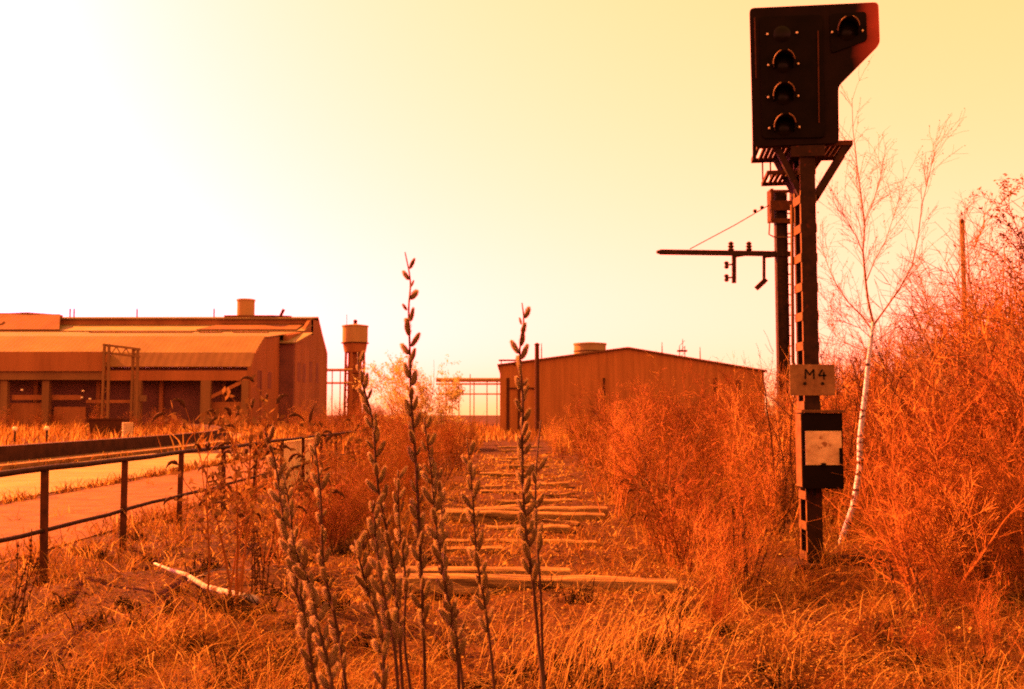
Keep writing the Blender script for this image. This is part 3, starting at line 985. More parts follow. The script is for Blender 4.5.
# equipment cabinet
yf = -0.33
a, b = SP(803.5, 489, yf), SP(842.5, 413, yf)
cb = MB().box(a.x, b.x, yf, -0.14, a.z, b.z).build('cabinet', M['black'], S, bevel=0.008)
a2, b2 = SP(800.5, 412.5, yf), SP(845, 410, yf)
MB().box(a2.x, b2.x, yf - 0.03, -0.12, b.z + 0.002, b.z + 0.03).build('cabinet_lid', M['paleiron'], S, bevel=0.004)
MB().box(a.x - 0.012, a.x - 0.002, yf + 0.01, -0.13, a.z + 0.02, b.z - 0.01).build('side_sheet', M['paleiron'], cb)
a3, b3 = SP(805.5, 465, yf), SP(841, 431, yf)
MB().box(a3.x, b3.x, yf - 0.014, yf - 0.003, a3.z, b3.z).build('white_panel', M['whitepaint'], cb, bevel=0.003)
mb = MB()
q = SP(823, 464, yf)
mb.box(q.x - 0.02, q.x + 0.02, yf - 0.03, yf - 0.015, q.z - 0.02, q.z + 0.012)
mb.build('latch', M['black'], cb)
mb = MB()
q = SP(840, 462, yf)
mb.box(q.x - 0.01, q.x + 0.015, yf - 0.03, yf - 0.015, q.z - 0.02, q.z + 0.14)
mb.build('hasp', M['black'], cb)
mb = MB()
for px, pyb in ((808, 494), (815, 496), (828, 491)):
    q = SP(px, 489, yf + 0.06)
    q2 = SP(px, pyb, yf + 0.06)
    mb.tube([(q.x, yf + 0.07, q.z + 0.02), (q2.x, yf + 0.07, q2.z)], 0.02, 8)
mb.build('cable_glands', M['black'], cb)

# ------------------------------------------------------------------ fence
fxx = -4.67
fz = lambda y: 0.0
fe = empty('railing_fence', (fxx, 5, 0), 'rusty two rail steel fence running beside the dusty path', 'fence')
ys_ = [7.95 + 2.06 * k for k in range(0, 12)]
def wob(y, s): return 0.012 * math.sin(y * 1.3 + s) + 0.008 * math.sin(y * 3.1 + 2 * s)
top = MB(); mid = MB()
P1 = [(wob(y, 0.4), y - 5, 1.085 + .5 * wob(y, 1)) for y in np.arange(3.2, 31.2, 0.7)]
P2 = [(wob(y, 2.4) + 0.01, y - 5, 0.48 + .8 * wob(y, 3)) for y in np.arange(3.2, 31.2, 0.7)]
top.tube(P1, 0.030, 10).build('top_rail', M['steel'], fe, smooth=True)
mid.tube(P2, 0.024, 8).build('middle_rail', M['steel'], fe, smooth=True)
for i, y in enumerate(ys_):
    ln = random.uniform(-0.03, 0.03)
    MB().bar((ln, y - 5, -0.25), (0, y - 5 + random.uniform(-.02, .02), 1.075), 0.06, 0.055).build('post', M['rust'], fe)
pn_ = MB().box(-0.02, 0.02, -1.6, 1.7, 0.0, 1.03).build('fence_panel', M['concrete'])
pn_.location = (-4.80, 22.5, 0)
tag(pn_, 'pale upright board standing behind the rusty fence', 'panel')

# ------------------------------------------------------------------ sleepers of the lifted track
sl = [(9.35, 1.0), (9.95, 0.5), (12.9, -1), (14.2, 0.2), (15.4, 1), (16.05, 0.8), (18.2, -.4), (20.6, 0.6), (22.6, .4), (25.9, 1), (29.6, .8), (35, 1), (42, 1), (47, 1)]
slabs = {0: 'nearest weathered timber sleeper lying across the overgrown trackbed', 1: 'dark timber sleeper close behind the nearest one',
         4: 'pale split sleeper in the middle of the trackbed, nearer of a close pair', 5: 'pale sleeper just behind another, farther of a close pair'}
for i, (y, lift) in enumerate(sl):
    mb = MB()
    n = 9
    prof = []
    xa_, xb_ = (-1.3, 1.3) if i in (0, 4, 5) else ((-1.3, .35) if i == 1 else (random.uniform(-1.3, -.2), random.uniform(.1, 1.3)))
    for k in range(n + 1):
        x = xa_ + (xb_ - xa_) * k / n
        w1, h1 = 0.125 + random.uniform(-.012, .006), 0.075 + random.uniform(-.015, .006)
        prof.append((x, w1, h1))
    vs, fs = [], []
    for (x, w1, h1) in prof:
        vs += [(x, -w1, -0.08), (x, w1, -0.08), (x, w1 * 0.93, h1 * 0.8), (x, w1 * 0.7, h1), (x, -w1 * 0.72, h1 * 0.98), (x, -w1 * 0.95, h1 * 0.75)]
    for k in range(n):
        for j in range(6):
            j2 = (j + 1) % 6
            fs.append((k * 6 + j, k * 6 + j2, k * 6 + 6 + j2, k * 6 + 6 + j))
    fs += [(5, 4, 3, 2, 1, 0), tuple(n * 6 + j for j in range(6))]
    o = mb.add(vs, fs).build('timber_sleeper', M['timber'])
    o.location = (0.15 + random.uniform(-.12, .12), y, (0.04 if i in (0, 1, 4, 5) else -0.005 + random.uniform(-.03, .03)) + 0.02 * lift)
    o.rotation_euler = (random.uniform(-.06, .06), random.uniform(-.02, .02), random.uniform(-.09, .09))
    tag(o, slabs.get(i, 'old timber sleeper half sunk in dead grass farther along the trackbed'), 'sleeper', 'timber sleepers across the trackbed')

for i, (x, y, L_, rz) in enumerate(((-.5, 11.6, .8, .25), (.7, 14.7, .6, -.4), (-.1, 17.2, .9, .12), (.9, 19.4, .7, .5), (-.6, 21.5, .8, -.2), (.3, 23.8, 1.0, .08))):
    mb = MB()
    vs, fs, n = [], [], 5
    for k in range(n + 1):
        xx = -L_ / 2 + L_ * k / n
        wj = .06 + random.uniform(-.02, .012)
        zj = random.uniform(-.008, .008)
        vs += [(xx, -wj, -.02 + zj), (xx, wj, -.02 + zj), (xx, wj * .9, .025 + zj), (xx, -wj * .9, .022 + zj)]
    for k in range(n):
        for j in range(4):
            fs.append((k * 4 + j, k * 4 + (j + 1) % 4, k * 4 + 4 + (j + 1) % 4, k * 4 + 4 + j))
    fs += [(3, 2, 1, 0), tuple(n * 4 + j for j in range(4))]
    o = mb.add(vs, fs).build('broken_board', M['timber'])
    o.location = (x, y, float(gz(x, y)) + .05)
    o.rotation_euler = (random.uniform(-.2, .2), random.uniform(-.08, .08), rz)
    tag(o, 'short broken splintered board lying between the sleepers', 'board', 'broken boards on the trackbed')

# ------------------------------------------------------------------ fallen peeled branch
a, b = at(160, 573, 10.2), at(258, 607, 8.5)
pts = [(-3.62, 10.2), (-3.36, 9.88), (-3.08, 9.55), (-2.80, 9.2), (-2.50, 8.9), (-2.16, 8.5)]
lg = empty('fallen_branch', (-2.8, 9.2, 0), 'pale peeled branch lying in the dead grass', 'branch')
MB().tube([(x + 2.8, y - 9.2, max(float(gz(x, y)), 0.0) + 0.075 + 0.015 * math.sin(i * 1.3)) for i, (x, y) in enumerate(pts)], [0.010, 0.016, 0.021, 0.025, 0.029, 0.034], 10).build('limb', M['log'], lg, smooth=True)
MB().tube([(-0.22 - 0.0, 0.22, 0.08), (-0.05, 0.5, 0.14), (0.25, 0.62, 0.12)], [0.014, 0.01, 0.005], 6).build('side_twig', M['log'], lg, smooth=True)

# ------------------------------------------------------------------ woody growth
def grow(p, d, length, r0, segs, wander, droop, rnd):
    pts, rad = [Vector(p)], [r0]
    d = Vector(d).normalized()
    st_ = length / segs
    for i in range(segs):
        d = (d + Vector((rnd.gauss(0, wander), rnd.gauss(0, wander), rnd.gauss(0, wander) + droop))).normalized()
        pts.append(pts[-1] + d * st_)
        rad.append(r0 * (1 - 0.8 * (i + 1) / segs))
    return pts, rad


def side_dir(d, ang, rnd):
    d = d.normalized()
    a = d.orthogonal().normalized()
    a.rotate(Matrix.Rotation(rnd.uniform(0, 2 * math.pi), 3, d))
    return (d * math.cos(ang) + a * math.sin(ang)).normalized()


def twigs_mesh(lines, name, m, tips=None, n=3):
    mb = MB()
    for pts, rad in lines:
        mb.tube(pts, [max(q, 0.0011) for q in rad], n, cap=False)
    me = bpy.data.meshes.new(name)
    me.from_pydata(mb.v, [], mb.f)
    me.materials.append(m)
    return me


def shrub_lines(seed, h=2.0, stems=7, spread=0.45, kids=9, twigs=6, r0=0.014, rt=0.0028, droop=0.02, wander=0.10):
    rnd = random.Random(seed)
    res = []
    for s in range(stems):
        a = rnd.uniform(0, 2 * math.pi)
        tilt = rnd.uniform(0.05, spread)
        L0 = h * rnd.uniform(0.65, 1.05)
        p0 = (rnd.gauss(0, .12), rnd.gauss(0, .12), -0.05)
        pts, rad = grow(p0, (math.cos(a) * tilt, math.sin(a) * tilt, 1), L0, r0 * rnd.uniform(.7, 1.1), 8, wander * 0.8, droop * 0.3, rnd)
        res.append((pts, rad))
        for k in range(kids):
            t = rnd.uniform(0.15, 0.98)
            i = min(int(t * 8), 7)
            p = pts[i].lerp(pts[i + 1], t * 8 - i)
            d = pts[i + 1] - pts[i]
            L1 = L0 * rnd.uniform(0.22, 0.5) * (1.15 - 0.6 * t)
            q, qr = grow(p, side_dir(d, rnd.uniform(.45, 1.0), rnd), L1, max(rad[i] * 0.55, rt * 1.3), 5, wander, droop, rnd)
            res.append((q, qr))
            for w in range(twigs):
                t2 = rnd.uniform(0.1, 1.0)
                j = min(int(t2 * 5), 4)
                pp = q[j].lerp(q[j + 1], t2 * 5 - j)
                L2 = L1 * rnd.uniform(.25, .6)
                z, zr = grow(pp, side_dir(q[j + 1] - q[j], rnd.uniform(.4, 1.1), rnd), L2, rt, 3, wander * 1.3, droop, rnd)
                res.append((z, [max(x_, rt * 0.5) for x_ in zr]))
    return res


SHRUBS = []
for s in range(7):
    me = twigs_mesh(shrub_lines(100 + s, h=2.0, stems=9 + s % 3, kids=10, twigs=7, spread=0.35 + 0.07 * s, rt=0.0030 if s < 4 else 0.0042, r0=0.013), 'bare_shrub', M[('twig', 'twig_pale', 'twig_red', 'twig', 'twig_pale', 'twig_red', 'twig')[s]])
    SHRUBS.append(me)
DARKS = [twigs_mesh(shrub_lines(300 + s, h=2.0, stems=5, kids=5, twigs=3, spread=0.5, rt=0.004, r0=0.017), 'dark_shrub', M['twig_dark']) for s in range(2)]


def place_shrub(x, y, h, label, group, dark=False, name='bare_shrub'):
    me = random.choice(DARKS if dark else ([SHRUBS[2], SHRUBS[5], SHRUBS[0]] if name == 'twiggy_plant' else SHRUBS))
    o = bpy.data.objects.new(name, me)
    COL.objects.link(o)
    s = h / 2.0
    o.location = (x, y, float(gz(x, y)) - 0.03)
    o.scale = (s * random.uniform(.85, 1.25), s * random.uniform(.85, 1.25), s)
    o.rotation_euler = (random.uniform(-.08, .08), random.uniform(-.08, .08), random.uniform(0, 6.28))
    tag(o, label, 'shrub', group)
    return o


TOPX = [520, 560, 620, 700, 760, 800, 840, 870, 920, 960, 990, 1024, 1100]
TOPY = [425, 404, 388, 378, 372, 372, 362, 338, 322, 318, 280, 245, 220]
cnt = 0
tries = 0
while cnt < 290 and tries < 6000:
    tries += 1
    y = 8.4 + 38 * random.random() ** 1.7
    x = random.uniform(1.7, 0.60 * y + 1.5)
    px = 512 + F * x / y
    if y < 12.2 and 2.2 < x < 4.25 and px < 880:
        continue
    if px < 640 and y < 15:
        continue
    if y < 9.6 and px > 780 and px < 900:
        continue
    if px > 1110 or px < 545:
        continue
    yt = float(np.interp(px, TOPX, TOPY))
    hmax = EYE + (412 - yt) / F * y
    h = min(hmax, 4.6) * random.choice((random.uniform(.35, .75), random.uniform(.7, 1.05), random.uniform(.8, 1.05)))
    if y < 13:
        h = min(h, 1.5 if px < 900 else 2.4)
    if y < 10:
        h *= .6
    if h < 0.35:
        continue
    if px < 800:
        lab, gr = 'bare twiggy shrub in the low scrub between trackbed and warehouse', 'bare shrubs of the scrub before the warehouse'
    else:
        lab, gr = 'bare tangled shrub in the tall thicket right of the signal', 'bare shrubs of the thicket right of the signal'
    place_shrub(x, y, h, lab, gr, dark=random.random() < 0.26)
    cnt += 1
for k in range(34):
    y = random.uniform(5.6, 8.4)
    px = random.uniform(640, 1090)
    if y > 7.4 and 780 < px < 900:
        continue
    x = (px - 512) / F * y
    place_shrub(x, y, random.uniform(.25, .5) * (1.15 if px > 860 else .8), 'small low twiggy plant in the grass at lower right before the signal', 'small twiggy plants at lower right', dark=random.random() < .6, name='twiggy_plant')
# left of the trackbed and along the fence
cnt = 0
while cnt < 95:
    y = 12.5 + 40 * random.random() ** 1.3
    x = random.uniform(-0.18 * y - 1, -1.5)
    px = 512 + F * x / y
    if not (300 < px < 480):
        continue
    if x < -4.4 and y < 32:
        continue
    ytop = np.interp(px, [300, 340, 400, 440, 480], [405, 403, 400, 406, 415])
    h = (EYE + (412 - ytop) / F * y) * random.uniform(.45, 1.0)
    if y < 20:
        h = min(h, 1.45)
    if y < 31 and px < 372:
        h = min(h, EYE - 34 / F * y)
        if x < -3.2:
            continue
    place_shrub(x, y, h, 'low bare shrub in the scrub between fence and trackbed', 'bare shrubs of the scrub beside the fence', dark=random.random() < 0.15, name='low_bush')
    cnt += 1
# far yard scrub before the factory
for k in range(64):
    y = random.uniform(48, 95)
    px = random.uniform(-20, 420) if k < 46 else random.uniform(322, 400)
    x = (px - 512) / F * y
    if px < 235 and y < 60:
        continue
    place_shrub(x, y, random.uniform(1.3, 2.6) if k < 46 else EYE + random.uniform(4, 14) / F * y, 'distant scrubby bush in the yard before the factory hall', 'bushes in the factory yard', name='yard_bush')

# a bushy pale tree between water tower and pipe bridge
def leafy(lines, per, size, tone_a, tone_b, seed, from_i=1):
    r2 = np.random.default_rng(seed)
    pts = []
    for p, _ in lines:
        for q in p[from_i:]:
            for _k in range(per):
                pts.append((q.x + r2.normal(0, size), q.y + r2.normal(0, size), q.z + r2.normal(0, size)))
    pts = np.array(pts)
    n = len(pts)
    d1 = r2.normal(0, 1, (n, 3)); d1 /= np.linalg.norm(d1, axis=1)[:, None]
    d2 = r2.normal(0, 1, (n, 3)); d2 -= d1 * (d1 * d2).sum(1)[:, None]; d2 /= np.linalg.norm(d2, axis=1)[:, None]
    L = size * r2.uniform(.5, 1.2, n)[:, None]
    Vv = np.stack([pts - d1 * L, pts + d2 * L * .45, pts + d1 * L, pts - d2 * L * .45], 1).reshape(-1, 3)
    Qq = (np.arange(n) * 4)[:, None] + np.arange(4)
    tone_a, tone_b = warm(tone_a), warm(tone_b)
    tone = np.array(tone_a) + (np.array(tone_b) - np.array(tone_a)) * r2.random((n, 1))
    return Vv, Qq, np.zeros((0, 3), int), np.repeat(tone, 4, axis=0)


tb = at(418, 412, 46)
tr = empty('budding_tree', (tb.x, 46, 0), 'feathery budding tree left of the pipe bridge', 'tree')
lines = shrub_lines(77, h=4.3, stems=13, spread=0.8, kids=11, twigs=6, r0=0.035, rt=0.007, droop=0.03)
o = bpy.data.objects.new('trunk', twigs_mesh(lines[:1] + [l for l in lines if l[1][0] > 0.012], 'trunk', M['twig_pale'], n=5)); COL.objects.link(o); o.parent = tr
o = bpy.data.objects.new('crown', twigs_mesh([l for l in lines if l[1][0] <= 0.012], 'crown', M['twig_pale'])); COL.objects.link(o); o.parent = tr
ends = [l for l in lines if l[1][0] < 0.008 and l[0][-1].z > 1.2]
o = bpy.data.objects.new('buds', np_mesh('buds', *leafy(ends, 5, 0.055, (.34, .32, .18), (.48, .46, .28), 5)[:3], M['blade'], leafy(ends, 5, 0.055, (.34, .32, .18), (.48, .46, .28), 5)[3])); COL.objects.link(o); o.parent = tr; o['kind'] = 'stuff'

# young trees standing above the right-hand thicket
def sapling(px, Y, h, label, seed, lean=0.0, buds=True, stems=1):
    x = (px - 512) / F * Y
    t = empty('young_tree', (x, Y, float(gz(x, Y))), label, 'tree', 'young trees in the right-hand thicket')
    rnd = random.Random(seed)
    trunk, br_, tw = [], [], []
    for s in range(stems):
        pts, rad = grow((rnd.gauss(0, .1) if s else 0, rnd.gauss(0, .1) if s else 0, -.1), (lean + rnd.gauss(0, .12) * (stems > 1), rnd.gauss(0, .1), 1), h, 0.004 + 0.003 * h, 14, 0.08, 0.01, rnd)
        trunk.append((pts, rad))
        for k in range(34):
            tt = rnd.uniform(.25, .98)
            i = min(int(tt * 14), 13)
            p = pts[i].lerp(pts[i + 1], tt * 14 - i)
            L1 = h * rnd.uniform(.2, .4) * (1.2 - tt)
            q, qr = grow(p, side_dir(pts[i + 1] - pts[i], rnd.uniform(.4, .85), rnd), L1, max(rad[i] * .4, .004), 6, .09, .015, rnd)
            br_.append((q, qr))
            for w in range(11):
                j = rnd.randint(0, 5)
                z, zr = grow(q[j].lerp(q[j + 1], rnd.random()), side_dir(q[j + 1] - q[j], rnd.uniform(.4, 1.0), rnd), L1 * rnd.uniform(.25, .55), .003, 4, .12, -.03, rnd)
                tw.append((z, [max(v, .0018) for v in zr]))
    o = bpy.data.objects.new('trunk', twigs_mesh(trunk, 'trunk', M['birch_twig'], n=6)); COL.objects.link(o); o.parent = t
    o = bpy.data.objects.new('crown', twigs_mesh(br_ + tw, 'crown', M['birch_twig'])); COL.objects.link(o); o.parent = t
    if buds:
        a = leafy(tw, 1, 0.022, (.10, .05, .02), (.24, .13, .05), seed + 1, 2)
        o = bpy.data.objects.new('catkins', np_mesh('catkins', *a[:3], M['blade'], a[3])); COL.objects.link(o); o.parent = t; o['kind'] = 'stuff'
    return t


sapling(1062, 9.4, 3.9, 'bare young tree with hanging catkins at the right photo edge', 41, lean=.03, stems=2)
sapling(990, 15, 4.3, 'slim bare tree just right of the old wooden pole', 42, stems=2, buds=False)
sapling(925, 17, 4.0, 'slim bare tree between the birch and the old wooden pole', 43, stems=1, buds=False)
sapling(1010, 21, 6.2, 'tallest bare tree behind the right edge of the thicket', 44, stems=2, buds=False)
sapling(895, 20, 3.6, 'small bare tree close behind the birch', 45, stems=2, buds=False)
sapling(950, 13, 2.7, 'low spreading bare tree below the wooden pole', 46, stems=2, buds=False)
sapling(770, 24, 3.1, 'thin bare sapling in the scrub left of the catenary pole', 47, stems=1, buds=False)

# ------------------------------------------------------------------ the birch by the signal
by = 11.4
bb = at(838, 556, by)
B = empty('birch_tree', (bb.x, by, float(gz(bb.x, by))), 'slender white barked birch growing beside the signal', 'tree')
bz = B.location.z


def BP(px, py, dy=0.0):
    q = at(px, py, by + dy)
    return Vector((q.x - bb.x, dy, q.z - bz))


trunk = [BP(*p) for p in ((836, 566), (839, 552), (846, 528), (853, 508), (857, 486), (860, 468), (860, 440), (863, 412), (866, 388), (868, 364), (871, 342), (873, 322))]
MB().tube(trunk, [.044, .040, .038, .037, .035, .034, .032, .030, .028, .026, .023, .016], 10).build('trunk', M['bark_white'], B, smooth=True)
limbs = [
    ([(873, 322), (868, 300), (865, 275), (863, 250), (865, 225), (861, 195), (857, 165), (853, 130), (852, 98)], .024, 0.0),
    ([(872, 330), (862, 316), (848, 302), (836, 284), (828, 266), (822, 248)], .017, 0.35),
    ([(873, 326), (886, 308), (900, 288), (912, 266), (918, 238), (922, 205), (930, 172), (936, 145)], .018, -0.3),
    ([(866, 282), (874, 262), (886, 240), (895, 212), (903, 186)], .012, 0.5),
    ([(864, 255), (856, 236), (846, 220), (838, 205)], .010, -0.3),
    ([(864, 225), (872, 205), (880, 180), (884, 155)], .009, 0.2),
    ([(870, 345), (885, 335), (905, 322), (930, 310), (955, 306)], .010, -0.5),
    ([(868, 352), (850, 345), (838, 338), (828, 325)], .009, 0.3),
    ([(871, 338), (860, 328), (845, 322), (830, 300)], .009, -0.4),
]
rnd = random.Random(5)
lm, tw = [], []
for path, r0, dy in limbs:
    n = len(path)
    pts = [BP(px, py, dy * i / (n - 1)) for i, (px, py) in enumerate(path)]
    rad = [.62 * r0 * (1 - .82 * i / (n - 1)) for i in range(n)]
    lm.append((pts, rad))
    for k in range(6 * (n - 1)):
        t = rnd.uniform(.15, 1) * (n - 1)
        i = min(int(t), n - 2)
        p = pts[i].lerp(pts[i + 1], t - i)
        q, qr = grow(p, side_dir(pts[i + 1] - pts[i], rnd.uniform(.35, .75), rnd) + Vector((0, 0, .25)), rnd.uniform(.2, .6), .0030, 5, .1, .0, rnd)
        tw.append((q, [max(v, .0022) for v in qr]))
        for w in range(3):
            j = rnd.randint(1, 4)
            z, zr = grow(q[j].lerp(q[j + 1], rnd.random()), side_dir(q[j + 1] - q[j], rnd.uniform(.4, .9), rnd), rnd.uniform(.08, .25), .0022, 3, .12, -.02, rnd)
            tw.append((z, [max(v, .0016) for v in zr]))
o = bpy.data.objects.new('limbs', twigs_mesh(lm, 'limbs', M['birch_twig'], n=7)); COL.objects.link(o); o.parent = B
o = bpy.data.objects.new('crown', twigs_mesh(tw, 'crown', M['birch_twig'])); COL.objects.link(o); o.parent = B
a = leafy(tw[::2], 1, 0.014, (.10, .06, .03), (.22, .15, .07), 8, 3)
o = bpy.data.objects.new('buds', np_mesh('buds', *a[:3], M['blade'], a[3])); COL.objects.link(o); o.parent = B; o['kind'] = 'stuff'

# ------------------------------------------------------------------ buddleia with drooping dead spikes
def spike(par, p, d, L, r_, droop, rnd, segs=7):
    pts, rad = [Vector(p)], [r_ * .45]
    d = Vector(d).normalized()
    for i in range(segs):
        d = (d + Vector((rnd.gauss(0, .05), rnd.gauss(0, .05), -droop))).normalized()
        pts.append(pts[-1] + d * (L / segs))
        t = (i + 1) / segs
        rad.append(r_ * (math.sin(math.pi * min(1, .25 + t * .8)) * (1 + .25 * rnd.uniform(-1, 1)) + .1))
    MB().tube(pts, rad, 6).build('dead_spike', M['seed'], par)


def buddleia(px, py, Y, h, label, seed, n=7, spread=.5):
    x = (px - 512) / F * Y
    z = float(gz(x, Y))
    o = empty('butterfly_bush', (x, Y, z), label, 'shrub')
    rnd = random.Random(seed)
    st_, sp, lf = [], o, []
    for s in range(n):
        a = rnd.uniform(0, 6.28)
        tl = rnd.uniform(.1, spread)
        pts, rad = grow((rnd.gauss(0, .06), rnd.gauss(0, .06), -.05), (math.cos(a) * tl, math.sin(a) * tl, 1), h * rnd.uniform(.7, 1.05), .012, 9, .06, .0, rnd)
        st_.append((pts, rad))
        spike(sp, pts[-1], pts[-1] - pts[-2], rnd.uniform(.14, .24), .017, .32, rnd)
        for k in range(7):
            t = rnd.uniform(.4, .98) * 9
            i = min(int(t), 8)
            q, qr = grow(pts[i].lerp(pts[i + 1], t - i), side_dir(pts[i + 1] - pts[i], rnd.uniform(.5, .9), rnd), h * rnd.uniform(.1, .28), .006, 5, .08, .01, rnd)
            st_.append((q, qr))
            if k < 4:
                spike(sp, q[-1], q[-1] - q[-2], rnd.uniform(.09, .2), .014, .35, rnd)
            lf.append((q, qr))
    m = twigs_mesh(st_, 'stems', M['twig'], n=5)
    c = bpy.data.objects.new('stems', m); COL.objects.link(c); c.parent = o
    a = leafy(lf, 2, .045, (.05, .03, .018), (.20, .13, .07), seed, 2)
    c = bpy.data.objects.new('shrivelled_leaves', np_mesh('shrivelled_leaves', *a[:3], M['leaf'], a[3])); COL.objects.link(c); c.parent = o; c['kind'] = 'stuff'
    return o


buddleia(236, 560, 8.6, 1.75, 'bush with drooping dead dark flower spikes rising in front of the factory', 21, n=7, spread=.32)
buddleia(272, 540, 10.5, 1.5, 'tangled bush with dead flower spikes beside the tallest left willow shoots', 22, n=6, spread=.35)
buddleia(655, 520, 12.5, .95, 'small bush with arching dark flower spikes at the right of the trackbed', 24, n=6, spread=.8)
buddleia(350, 500, 18, 1.5, 'bush with dark dead spikes near the far end of the fence', 25, n=6, spread=.5)


# clump of short dark budded stems
def dark_stems(px, Y, h, n, label, seed, spread=.2):
    x = (px - 512) / F * Y
    o = empty('dead_weed', (x, Y, float(gz(x, Y))), label, 'weed')
    rnd = random.Random(seed)
    for q in range(n):
        a = rnd.uniform(0, 6.28); tl = rnd.uniform(0, spread)
        pts, rad = grow((rnd.gauss(0, .07), rnd.gauss(0, .07), -.05), (math.cos(a) * tl, math.sin(a) * tl, 1), h * rnd.uniform(.6, 1), .008, 7, .03, 0, rnd)
        mb = MB().tube(pts, [max(.0035, v) for v in rad], 5)
        for k in range(9):
            t = rnd.uniform(.25, 1) * 7
            i = min(int(t), 6)
            p = pts[i].lerp(pts[i + 1], t - i)
            d = side_dir(pts[i + 1] - pts[i], .8, rnd)
            mb.lathe([(.003, -.012), (.011, -.004), (.012, .006), (.003, .014)], p + d * .008, 5)
        mb.build('stem', M['seed'], o)
    return o


dark_stems(262, 9.3, .75, 9, 'clump of dark upright seed stems behind the leftmost willow shoots', 31)
dark_stems(18, 8.0, .95, 5, 'sparse dark weed stems at the left photo edge before the fence', 32, .35)
dark_stems(745, 9.2, 1.15, 6, 'dark bare weed stalks left of the signal mast', 33, .45)
dark_stems(975, 8.6, 1.05, 6, 'dark forked weed stalks at lower right in the thicket', 34, .4)
dark_stems(668, 6.6, .75, 2, 'single tall dead weed in the grass right of the trackbed', 35, .15)
dark_stems(905, 7.9, .7, 4, 'pale weed stalks in front of the birch foot', 36, .4)

# ------------------------------------------------------------------ willow shoots with catkins in the foreground
def catkin_meshes():
    res = []
    for s in range(5):
        rnd = random.Random(900 + s)
        L, W = rnd.uniform(.033, .040), rnd.uniform(.0056, .0069)
        mb = MB()
        prof = []
        for k in range(11):
            t = k / 10
            prof.append((max(.0006, W * (math.sin(math.pi * (0.06 + 0.90 * t)) ** .5) * (1 - .15 * t)), L * t))
        n = 10
        vs, fs = [], []
        bend = rnd.uniform(-.003, .003)
        for (q, z) in prof:
            for k in range(n):
                a = 2 * math.pi * k / n
                qq = q * (1 + .10 * rnd.uniform(-1, 1))
                vs.append((qq * math.cos(a) + bend * math.sin(math.pi * z / L), qq * math.sin(a), z))
        m = len(prof)
        for i in range(m - 1):
            for k in range(n):
                fs.append((i * n + k, i * n + (k + 1) % n, (i + 1) * n + (k + 1) % n, (i + 1) * n + k))
        fs += [tuple(range(n - 1, -1, -1)), tuple(range((m - 1) * n, m * n))]
        mb.add(vs, fs)
        core = mb.mesh('catkin', M['catkin'], True)
        # hairs
        nh = 800
        r2 = np.random.default_rng(50 + s)
        t = r2.uniform(.03, 1, nh)
        a = r2.uniform(0, 2 * np.pi, nh)
        rr = W * (np.sin(np.pi * (0.06 + 0.90 * t)) ** .5) * (1 - .15 * t)
        base = np.stack([rr * np.cos(a), rr * np.sin(a), L * t], 1)
        d = np.stack([np.cos(a), np.sin(a), np.full(nh, .75) + r2.normal(0, .25, nh)], 1)
        d /= np.linalg.norm(d, axis=1)[:, None]
        ln = r2.uniform(.002, .005, nh)[:, None]
        sd = np.stack([-np.sin(a), np.cos(a), np.zeros(nh)], 1) * .00022
        Vv = np.stack([base - sd, base + sd, base + d * ln], 1).reshape(-1, 3)
        T = (np.arange(nh) * 3)[:, None] + np.arange(3)
        tone = np.tile(np.array([[.36, .28, .15]]), (nh * 3, 1)) * r2.uniform(.7, 1.2, (nh, 1)).repeat(3, 0)
        hair = np_mesh('fuzz', Vv, np.zeros((0, 4), int), T, M['fuzz'], tone)
        res.append((core, hair))
    return res


CATS = catkin_meshes()
SCALE_ME = MB().lathe([(.0009, -.002), (.0024, .001), (.0026, .004), (.0008, .0075)], n=7).mesh('bud_scale', M['bud_scale'], True)


